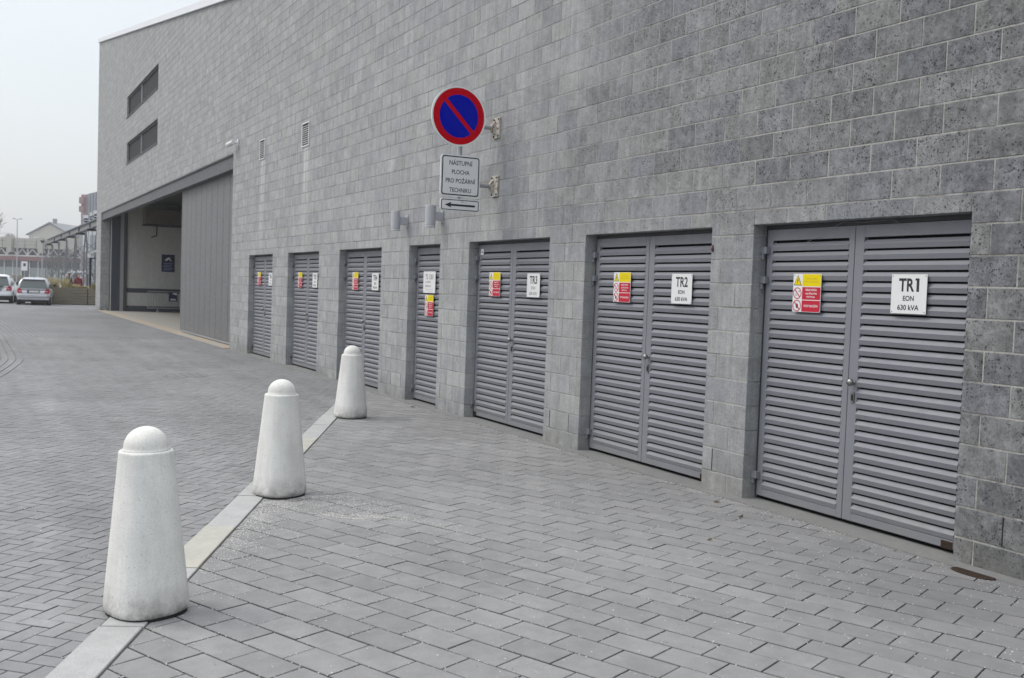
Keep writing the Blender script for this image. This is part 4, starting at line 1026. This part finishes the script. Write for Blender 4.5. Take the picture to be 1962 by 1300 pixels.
# steel lattice arcade
m_arc = pm('grey_lattice_steel', (.17, .185, .205), .8, .0, spec=.1)
posx = [93.5, 105.5, 119, 135, 153, 174, 200]; D0, D1 = 100.0, 62.0
deps = []
for p_ in posx:
    s = (p_-93.5)/(187-93.5); inv = 1/D0+s*(1/D1-1/D0); deps.append(1/inv)
pts = [bearing(p_, d) for p_, d in zip(posx, deps)]
c0 = pts[0]; t = thing('lattice_arcade', 'row of grey steel lattice columns carrying one long beam', 'arcade', (c0[0], c0[1], 0))
TOPZ = 5.15
def rel(p): return Vector((p[0]-c0[0], p[1]-c0[1], 0))
for i, p_ in enumerate(pts):
    q = rel(p_); b = MB()
    hz = 4.55
    dirv = (rel(pts[-1])-rel(pts[0])).normalized(); nrm = Vector((-dirv.y, dirv.x, 0))
    for s1 in (-1, 1):
        for s2 in (-1, 1):
            lo = q+dirv*(.26*s1)+nrm*(.26*s2); b.tube(lo, lo+Vector((0, 0, hz-.9)), .034, n=4)
            hi = q+dirv*(.34*s1)+nrm*(.34*s2)+Vector((0, 0, hz)); b.tube(lo+Vector((0, 0, hz-.9)), hi, .034, n=4)
    for k in range(8):
        za, zb = .2+k*.45, .2+(k+1)*.45
        for s1 in (-1, 1):
            a_ = q+dirv*(.26*s1)-nrm*.26; c_ = q-dirv*(.26*s1)-nrm*.26; b.tube(a_+Vector((0, 0, za)), c_+Vector((0, 0, zb)), .022, n=4)
            a_ = q-dirv*.26+nrm*(.26*s1); c_ = q-dirv*.26-nrm*(.26*s1); b.tube(a_+Vector((0, 0, za)), c_+Vector((0, 0, zb)), .022, n=4)
    b.obj('lattice_column', m_arc, t)
    b = MB(); b.box(q.x-.3, q.x+.3, q.y-.3, q.y+.3, hz, hz+.12); b.obj('column_head', m_plast, t)
a_, c_ = rel(pts[0])-dirv*.6, rel(pts[-1])+dirv*2
def beamseg(a_, c_, z0, z1, hw, name, mat):
    b = MB(); o1 = nrm*hw; b.add([a_-o1+Vector((0, 0, z0)), c_-o1+Vector((0, 0, z0)), c_+o1+Vector((0, 0, z0)), a_+o1+Vector((0, 0, z0)), a_-o1+Vector((0, 0, z1)), c_-o1+Vector((0, 0, z1)), c_+o1+Vector((0, 0, z1)), a_+o1+Vector((0, 0, z1))],
       [(0, 3, 2, 1), (4, 5, 6, 7), (0, 1, 5, 4), (1, 2, 6, 5), (2, 3, 7, 6), (3, 0, 4, 7)]); return b.obj(name, mat, t)
beamseg(a_, c_, 4.74, 5.07, .06, 'beam_web', pm('beam_web', (.27, .275, .27), .8, spec=.1)); beamseg(a_, c_, 5.075, 5.15, .18, 'beam_flange', m_arc); beamseg(a_, c_, 4.68, 4.735, .18, 'beam_flange', m_arc)
for p_ in pts[1:]:
    q = rel(p_); MB().box(q.x-.04, q.x+.04, q.y-.15, q.y+.15, 4.74, 5.07).obj('stiffener', m_arc, t)
# railing under the arcade
t = thing('railing', 'low dark railing behind the grasses under the lattice columns', 'railing', (c0[0], c0[1], 0))
nrm2 = nrm*1.2; b = MB(); b.tube(rel(pts[0])-dirv*4+nrm2+Vector((0, 0, 1.85)), rel(pts[-1])+nrm2+Vector((0, 0, 1.85)), .05, n=5); b.obj('handrail', m_plast, t)
for k in range(12):
    q = rel(pts[0])-dirv*4+nrm2+dirv*(k*3.6); MB().tube(q, q+Vector((0, 0, 1.85)), .04, n=5).obj('baluster', m_plast, t)
# bicycle hoops
m_hoop = pm('hoop_metal', (.55, .56, .58), .4, .4)
for i, (px, d) in enumerate(((140, 78), (150, 76), (161, 74))):
    x, y = bearing(px, d); t = thing('bicycle_stand', ['left', 'middle', 'right'][i]+' of the three ring-shaped bicycle stands behind the people', 'bicycle stand', (x, y, 0), YAW, 'ring-shaped bicycle stands')
    b = MB(); n = 20; pr_ = [Vector((.62*math.cos(2*math.pi*k/n), 0, 1.35+.62*math.sin(2*math.pi*k/n))) for k in range(n)]
    for k in range(n): b.tube(pr_[k], pr_[(k+1) % n], .045, n=5)
    b.obj('hoop', m_hoop, t); MB().tube((0, 0, 0), (0, 0, .74), .04, n=6).obj('stem', m_hoop, t)

# bare trees
m_bark = pm('bare_bark', (.19, .18, .17), .9)  # bark lightened so its colour carries some distance haze
def tree(x, y, h, seed, label, spread=.5, levels=5, cat='tree', group=None, r0=None):
    rr = random.Random(seed); t = thing('bare_tree', label, cat, (x, y, 0), group=group); tr = MB(); cr_ = MB()
    def grow(p, d, l_, r, lv, mbx):
        q = p+d*l_; mbx.tube(p, q, r, r*.68, n=5 if lv < 2 else 3, cap=False)
        if lv >= levels: return
        for k in range(3 if lv > 0 else 4):
            nd = (d+Vector((rr.gauss(0, spread), rr.gauss(0, spread), rr.gauss(.12, spread*.6)))).normalized()
            grow(q, nd, l_*rr.uniform(.6, .85), r*.6, lv+1, cr_)
        if lv < levels-1: grow(q, (d+Vector((rr.gauss(0, .15), rr.gauss(0, .15), .1))).normalized(), l_*.8, r*.68, lv+1, cr_)
    grow(Vector((0, 0, 0)), Vector((0, 0, 1)), h*.26, r0 or h*.018, 0, tr)
    tr.obj('trunk', m_bark, t); cr_.obj('crown', m_bark, t)
x, y = bearing(8, 262); tree(x, y, 13.2, 3, 'pale bare tree showing above the parapet of the low building')
x, y = bearing(20, 265); tree(x, y, 12.4, 4, 'smaller bare tree just right of the other above the parapet')
x, y = bearing(-26, 120); tree(x, y, 9.5, 9, 'bare tree reaching in from the left edge of the view', .45)
x, y = bearing(124, 108); tree(x, y, 5.2, 12, 'small bare tree behind the middle lattice columns', .5, 4)
x, y = bearing(98, 112); tree(x, y, 4.6, 15, 'small bare tree behind the first lattice column', .5, 4)
x, y = bearing(146, 100); tree(x, y, 4.9, 18, 'small bare tree behind the right-hand lattice columns', .5, 4)

# ---- low shopping building with truss band
DM = 220.0; K = F_PX/DM
mx, my = bearing(0, DM)
m_panel = pm('beige_facade_panel', (.42, .41, .36), .8, nodes=conc('p', (.44, .43, .385))); m_trw = pm('white_truss', (.62, .63, .62), .6)
m_fas = pm('dark_red_fascia', (.20, .095, .10), .7); m_gl = pm('shop_glass', (.055, .075, .085), .25, spec=.6); m_gl2 = pm('frosted_shop_glass', (.30, .34, .33), .35)  # fascia red muted in its colour to imitate haze
ml = thing('shopping_building', 'low long beige building with a white truss band and red fascia', 'building', (mx, my, 0), YAW)
hy = lambda px: 524.3+.0345*px
def MZ(px, y_): return EYE+(hy(px)-y_)/K
U = lambda px: px/K
def sect(pa, pb, ya, yb, y0, y1, name, mat, parent=ml):     # vertical band given by pixel-free metres
    b = MB(); za0, zb0, za1, zb1 = MZ(pa, yb), MZ(pb, yb), MZ(pa, ya), MZ(pb, ya)
    return b.box(U(pa), U(pb), y0, y1, (za0+zb0)/2, (za1+zb1)/2).obj(name, mat, parent)
zt = MZ(60, 457.5); zpb = MZ(60, 477); ztb = MZ(60, 491); zfb = MZ(60, 500.5)
MB().box(U(-60), U(200), 1.6, 40, 0, zt-.3).obj('core', m_gl, ml)
for k in range(12):
    a = U(-60)+k*U(21.5); b_ = a+U(21.5)-.12
    for j in range(3):
        zz = zpb+(zt-zpb)*j/3; MB().box(a, b_, 0, 1.5, zz+.05, zpb+(zt-zpb)*(j+1)/3).obj('facade_panel', m_panel, ml)
for px in (-46, 20, 79, 140): MB().box(U(px-4), U(px+4), -.9, .6, zpb-.9, zt+.25).obj('pilaster', m_panel, ml)
MB().box(U(-60), U(200), .4, 1.2, ztb-.15, ztb+.15).obj('truss_chord', m_trw, ml)
for k in range(13):
    px = -60+20*k
    for (pa, pb) in ((px, px+10), (px+20, px+10)):
        MB().tube((U(pa), .5, zpb-.1), (U(pb), .5, ztb+.1), .12, n=5).obj('truss_diagonal', m_trw, ml)
    MB().box(U(px+10)-.14, U(px+10)+.14, .6, .9, ztb+.1, zpb).obj('truss_post', m_trw, ml)
MB().box(U(-60), U(200), -.4, 1.3, zfb, ztb-.2).obj('fascia', m_fas, ml)
for k in range(16):
    a = U(-60)+k*U(16.2)
    MB().box(a+.1, a+U(16.2)-.1, .9, 1.0, zfb-1.4, zfb-.05).obj('window_pane', m_gl, ml); MB().box(a+.1, a+U(16.2)-.1, .9, 1.0, .35, zfb-1.45).obj('window_pane', m_gl if k == 6 else m_gl2, ml)
    MB().box(a-.09, a+.09, .7, 1.0, 0, zfb).obj('mullion', m_trw, ml)
t = thing('banner_sign', 'white upright banner with a dark mark in front of the shop windows', 'sign', (*bearing(46.5, 150), 0), YAW)
Kb = F_PX/150
MB().box(-.42, .42, 0, .08, EYE+(526-519)/Kb, EYE+(526-501.5)/Kb).obj('panel', m_white, t); MB().tube((0, .04, 0), (0, .04, EYE+.5), .05, n=6).obj('pole', m_zinc, t); MB().box(-.15, .2, -.02, -.005, EYE+(526-511)/Kb, EYE+(526-505)/Kb).obj('mark', m_navy, t)
b = MB()
for k in range(500):
    px = R.uniform(-10, 45); d = 212+R.uniform(-3, 3); x, y = bearing(px, d); s = R.uniform(.2, .45); z_ = R.uniform(.1, 1.1)
    b.add([(x-s, y-s, z_), (x+s, y+s*.6, z_-.1), (x+s*.2, y+s, z_+s)], [(0, 1, 2)], R.random())
tag(b.obj('low_shrubbery', pm('brown_shrub', (.09, .075, .045), .9)), 'low brown shrubbery along the foot of the beige building', 'shrubs', kind='stuff')

# ---- gabled house
DH = 300.0; K2 = F_PX/DH; hx, hyy = bearing(95, DH)
m_pl = pm('beige_plaster', (.46, .43, .33), .85, nodes=conc('h', (.50, .48, .42))); m_rf = pm('grey_roof', (.20, .21, .23), .7)
hs_ = thing('gabled_house', 'beige house gable with a grey roof above the low building', 'house', (hx, hyy, 0), YAW)
eh = EYE+(527-450)/K2; rh = EYE+(527-429.5)/K2; wl = 6.2
g_ = MB(); g_.add([(-wl, 0, 0), (wl, 0, 0), (wl, 0, eh), (0, 0, rh), (-wl, 0, eh), (-wl, 30, 0), (wl, 30, 0), (wl, 30, eh), (0, 30, rh), (-wl, 30, eh)], [(0, 1, 2, 3, 4), (9, 8, 7, 6, 5), (1, 6, 7, 2), (5, 0, 4, 9)]); g_.obj('wall', m_pl, hs_)
r_ = MB(); r_.add([(-wl-.7, -.6, eh-.35), (0, -.6, rh+.25), (0, 31, rh+.25), (-wl-.7, 31, eh-.35), (-wl-.7, -.6, eh-.05), (0, -.6, rh+.6), (0, 31, rh+.6), (-wl-.7, 31, eh-.05)], [(0, 3, 2, 1), (4, 5, 6, 7), (0, 1, 5, 4), (3, 0, 4, 7)])
r_.add([(wl+.7, -.6, eh-.35), (0, -.6, rh+.25), (0, 31, rh+.25), (wl+.7, 31, eh-.35), (wl+.7, -.6, eh-.05), (0, -.6, rh+.6), (0, 31, rh+.6), (wl+.7, 31, eh-.05)], [(0, 1, 2, 3), (7, 6, 5, 4), (4, 5, 1, 0), (7, 4, 0, 3)]); ro = r_.obj('roof', m_rf, hs_)
MB().box(-.2, .7, 2, 3, rh+.4, rh+1.7).obj('chimney', m_rf, ro)
w2 = MB(); w2.add([(1.5, 4, 0), (10.5, 4, 0), (10.5, 4, eh+1.2), (1.5, 4, eh+1.2), (1.5, 20, 0), (10.5, 20, 0), (10.5, 20, eh+1.2), (1.5, 20, eh+1.2)], [(0, 1, 2, 3), (1, 5, 6, 2), (5, 4, 7, 6)]); w2.obj('side_wing', m_pl, hs_)
w3 = MB(); w3.add([(1.2, 3.4, eh+1.2), (11, 3.4, eh+1.1), (10.6, 12, rh-.2), (1.0, 12, rh+.1), (11, 20.5, eh+1.1), (1.2, 20.5, eh+1.2)], [(0, 1, 2, 3), (3, 2, 4, 5)]); w3.obj('wing_roof', m_rf, hs_)
for u_ in (-3.6,): MB().box(u_-1.0, u_+1.0, -.12, -.02, eh-2.2, eh-.8).obj('wall_sign', m_white, hs_); MB().box(u_-.7, u_-.1, -.16, -.13, eh-1.9, eh-1.1).obj('sign_mark', m_blue, hs_)

# ---- tall red and grey building behind
DR = 190.0; K3 = F_PX/DR; rx, ry = bearing(153.5, DR)
rb_ = thing('red_grey_tower', 'tall building end with red facade and grey corrugated side', 'building', (rx, ry, 0), YAW)
m_redb = pm('haze_muted_red_facade', (.30, .205, .205), .8); m_corr = pm('grey_corrugated', (.27, .285, .32), .6); hR = EYE+(530-374)/K3  # facade red greyed, haze put into the colour
MB().box(0, 1.15, 0, 14, 0, hR).obj('red_wall', m_redb, rb_)
for z_ in ((380, 392), (397, 408)): MB().box(.02, .75, -1.0, -.02, EYE+(530-z_[1])/K3, EYE+(530-z_[0])/K3).obj('projecting_sign', m_redb, rb_)
for k in range(14):
    MB().add([(1.16+k*.55, 0.05+.0, 0), (1.16+(k+.8)*.55, .05, 0), (1.16+(k+.8)*.55, .05, hR+.25+.16*k), (1.16+k*.55, .05, hR+.1+.16*k), (1.16+k*.55, 8, 0), (1.16+(k+.8)*.55, 8, 0), (1.16+(k+.8)*.55, 8, hR+.25+.16*k), (1.16+k*.55, 8, hR+.1+.16*k)],
             [(0, 1, 2, 3), (3, 2, 6, 7), (1, 5, 6, 2), (4, 0, 3, 7)]).obj('corrugated_panel', m_corr, rb_)
MB().box(1.16, 9, .3, 7, 0, hR).obj('core', m_corr, rb_)

# ---- flags
for i, (px, d, yt) in enumerate(((158, 92, 413), (170, 86, 408), (178, 80, 404))):
    Kf = F_PX/d; x, y = bearing(px+6, d); zt_ = EYE+(hy(px)-yt)/Kf; wd = .62
    t = thing('banner_flag', ['lowest and leftmost', 'middle', 'highest and rightmost'][i]+' of three white flags with dark oval emblems', 'flag', (x, y, 0), YAW, 'white flags above the lattice beam')
    b = MB(); b.tube((-wd/2-.04, 0, 0), (-wd/2-.04, 0, zt_+.25), .04, n=6); b.obj('pole', m_zinc, t)
    b = MB(); n = 8
    vs = []; 
    for k in range(n+1):
        u_ = -wd/2+wd*k/n; yy = .05*math.sin(k*1.1+i); vs += [(u_, yy, zt_-1.9), (u_, yy, zt_), (u_, yy+.01, zt_), (u_, yy+.01, zt_-1.9)]
    fs = []
    for k in range(n):
        for q in range(4): fs.append((k*4+q, k*4+(q+1) % 4, (k+1)*4+(q+1) % 4, (k+1)*4+q))
    b.add(vs, fs+[(0, 1, 2, 3), (n*4+3, n*4+2, n*4+1, n*4)]); fo = b.obj('cloth', m_white, t)
    e_ = flat(fo, 'oval_emblem', [(.25*math.cos(a), zt_-.47+.20*math.sin(a)) for a in np.linspace(0, 2*math.pi, 25)[:-1]], m_navy, -.075, .01)
    flat(fo, 'emblem_band', [(-.20, zt_-.50), (.20, zt_-.50), (.20, zt_-.44), (-.20, zt_-.44)], m_white, -.079, .002)
# large grey banner hanging behind the columns
x, y = bearing(163, 96); Kf = F_PX/96
t = thing('hanging_banner', 'tall pale banner hanging behind the right lattice columns', 'banner', (x, y, 0), YAW)
MB().box(-.38, .38, 0, .03, EYE+(530-483)/Kf, EYE+(530-446)/Kf).obj('cloth', m_trimw, t); MB().tube((-.42, .02, 0), (-.42, .02, EYE+(530-440)/Kf), .05, n=6).obj('pole', m_zinc, t)
flat(t, 'chevron', [(-.25, EYE+50/Kf), (0, EYE+56/Kf), (.25, EYE+50/Kf), (.25, EYE+52.5/Kf), (0, EYE+59/Kf), (-.25, EYE+52.5/Kf)], m_corr, -.01, .004)
# slanted white canopy on a dark post
x, y = bearing(167, 60); Kc = F_PX/60
t = thing('canopy_frame', 'slanted white canopy bar on a black post at the building corner', 'canopy', (x, y, 0), YAW)
b = MB(); b.add([(0, 0, EYE+(530-494)/Kc), (.2, 0, EYE+(530-494)/Kc), (.2, 0, EYE+(530-489)/Kc), (0, 0, EYE+(530-487)/Kc), (.7, -.3, EYE+(530-478)/Kc), (.7, -.3, EYE+(530-480.5)/Kc), (0, .4, EYE+(530-494)/Kc), (.2, .4, EYE+(530-494)/Kc), (.2, .4, EYE+(530-489)/Kc), (0, .4, EYE+(530-487)/Kc), (.7, .1, EYE+(530-478)/Kc), (.7, .1, EYE+(530-480.5)/Kc)],
      [(0, 1, 2, 3), (3, 2, 5, 4), (3, 4, 10, 9), (0, 3, 9, 6), (7, 6, 9, 8), (8, 9, 10, 11), (2, 8, 11, 5), (0, 6, 7, 1), (1, 7, 8, 2), (4, 5, 11, 10)]); b.obj('canopy', m_white, t)
MB().tube((.1, .2, 0), (.1, .2, EYE+36/Kc), .07, n=8).obj('post', m_rubber, t); MB().box(.1, 1.0, .15, .22, EYE+34/Kc, EYE+36/Kc).obj('crossbar', m_rubber, t)
# street lamps
def lamp(px, d, yt, w_, label, two=True):
    Kl = F_PX/d; x, y = bearing(px, d); t = thing('street_lamp', label, 'street lamp', (x, y, 0), YAW); z_ = EYE+(hy(px)-yt)/Kl
    MB().tube((0, 0, 0), (0, 0, z_), .11, .07, n=8).obj('pole', m_zinc, t)
    for s in (-1, 1):
        b = MB(); b.tube((0, 0, z_-.02), (s*w_*.6, 0, z_+.12), .06, n=6); b.obj('arm', m_zinc, t); MB().box(min(s*w_*.55, s*w_), max(s*w_*.55, s*w_), -.15, .15, z_+.06, z_+.22).obj('lamp_head', m_zinc, t, bevel=.04)
lamp(32, 170, 421.5, .75, 'tall twin-arm street lamp standing above the low building roof')
Kl = F_PX/140; x, y = bearing(80.5, 140); t = thing('street_lamp', 'short lamp with a dark bowl head left of the lattice columns', 'street lamp', (x, y, 0), YAW); z_ = EYE+(527-466)/Kl
MB().tube((0, 0, 0), (0, 0, z_), .08, n=8).obj('pole', m_zinc, t)
b = MB(); b.lathe([(.08, z_-.02), (.14, z_), (.30, z_+.28), (.30, z_+.34), (.02, z_+.36)], 14); b.obj('lamp_head', m_plast, t)

# ---- the damp winter air: far things fade a little
hz = MB().box(-420, 60, -170, 330, -1.0, 42); ho = hz.obj('haze', None)
hm = bpy.data.materials.new('winter_haze'); hm.use_nodes = True; hn = hm.node_tree; hn.nodes.clear()
hv = hn.nodes.new('ShaderNodeVolumePrincipled'); hv.inputs['Color'].default_value = (.93, .95, .98, 1); hv.inputs['Density'].default_value = .0008; hv.inputs['Anisotropy'].default_value = .2
hp = hn.nodes.new('ShaderNodeOutputMaterial'); hn.links.new(hv.outputs[0], hp.inputs['Volume'])
ho.data.materials.clear(); ho.data.materials.append(hm); tag(ho, 'thin winter haze over the whole place', 'haze', kind='stuff')
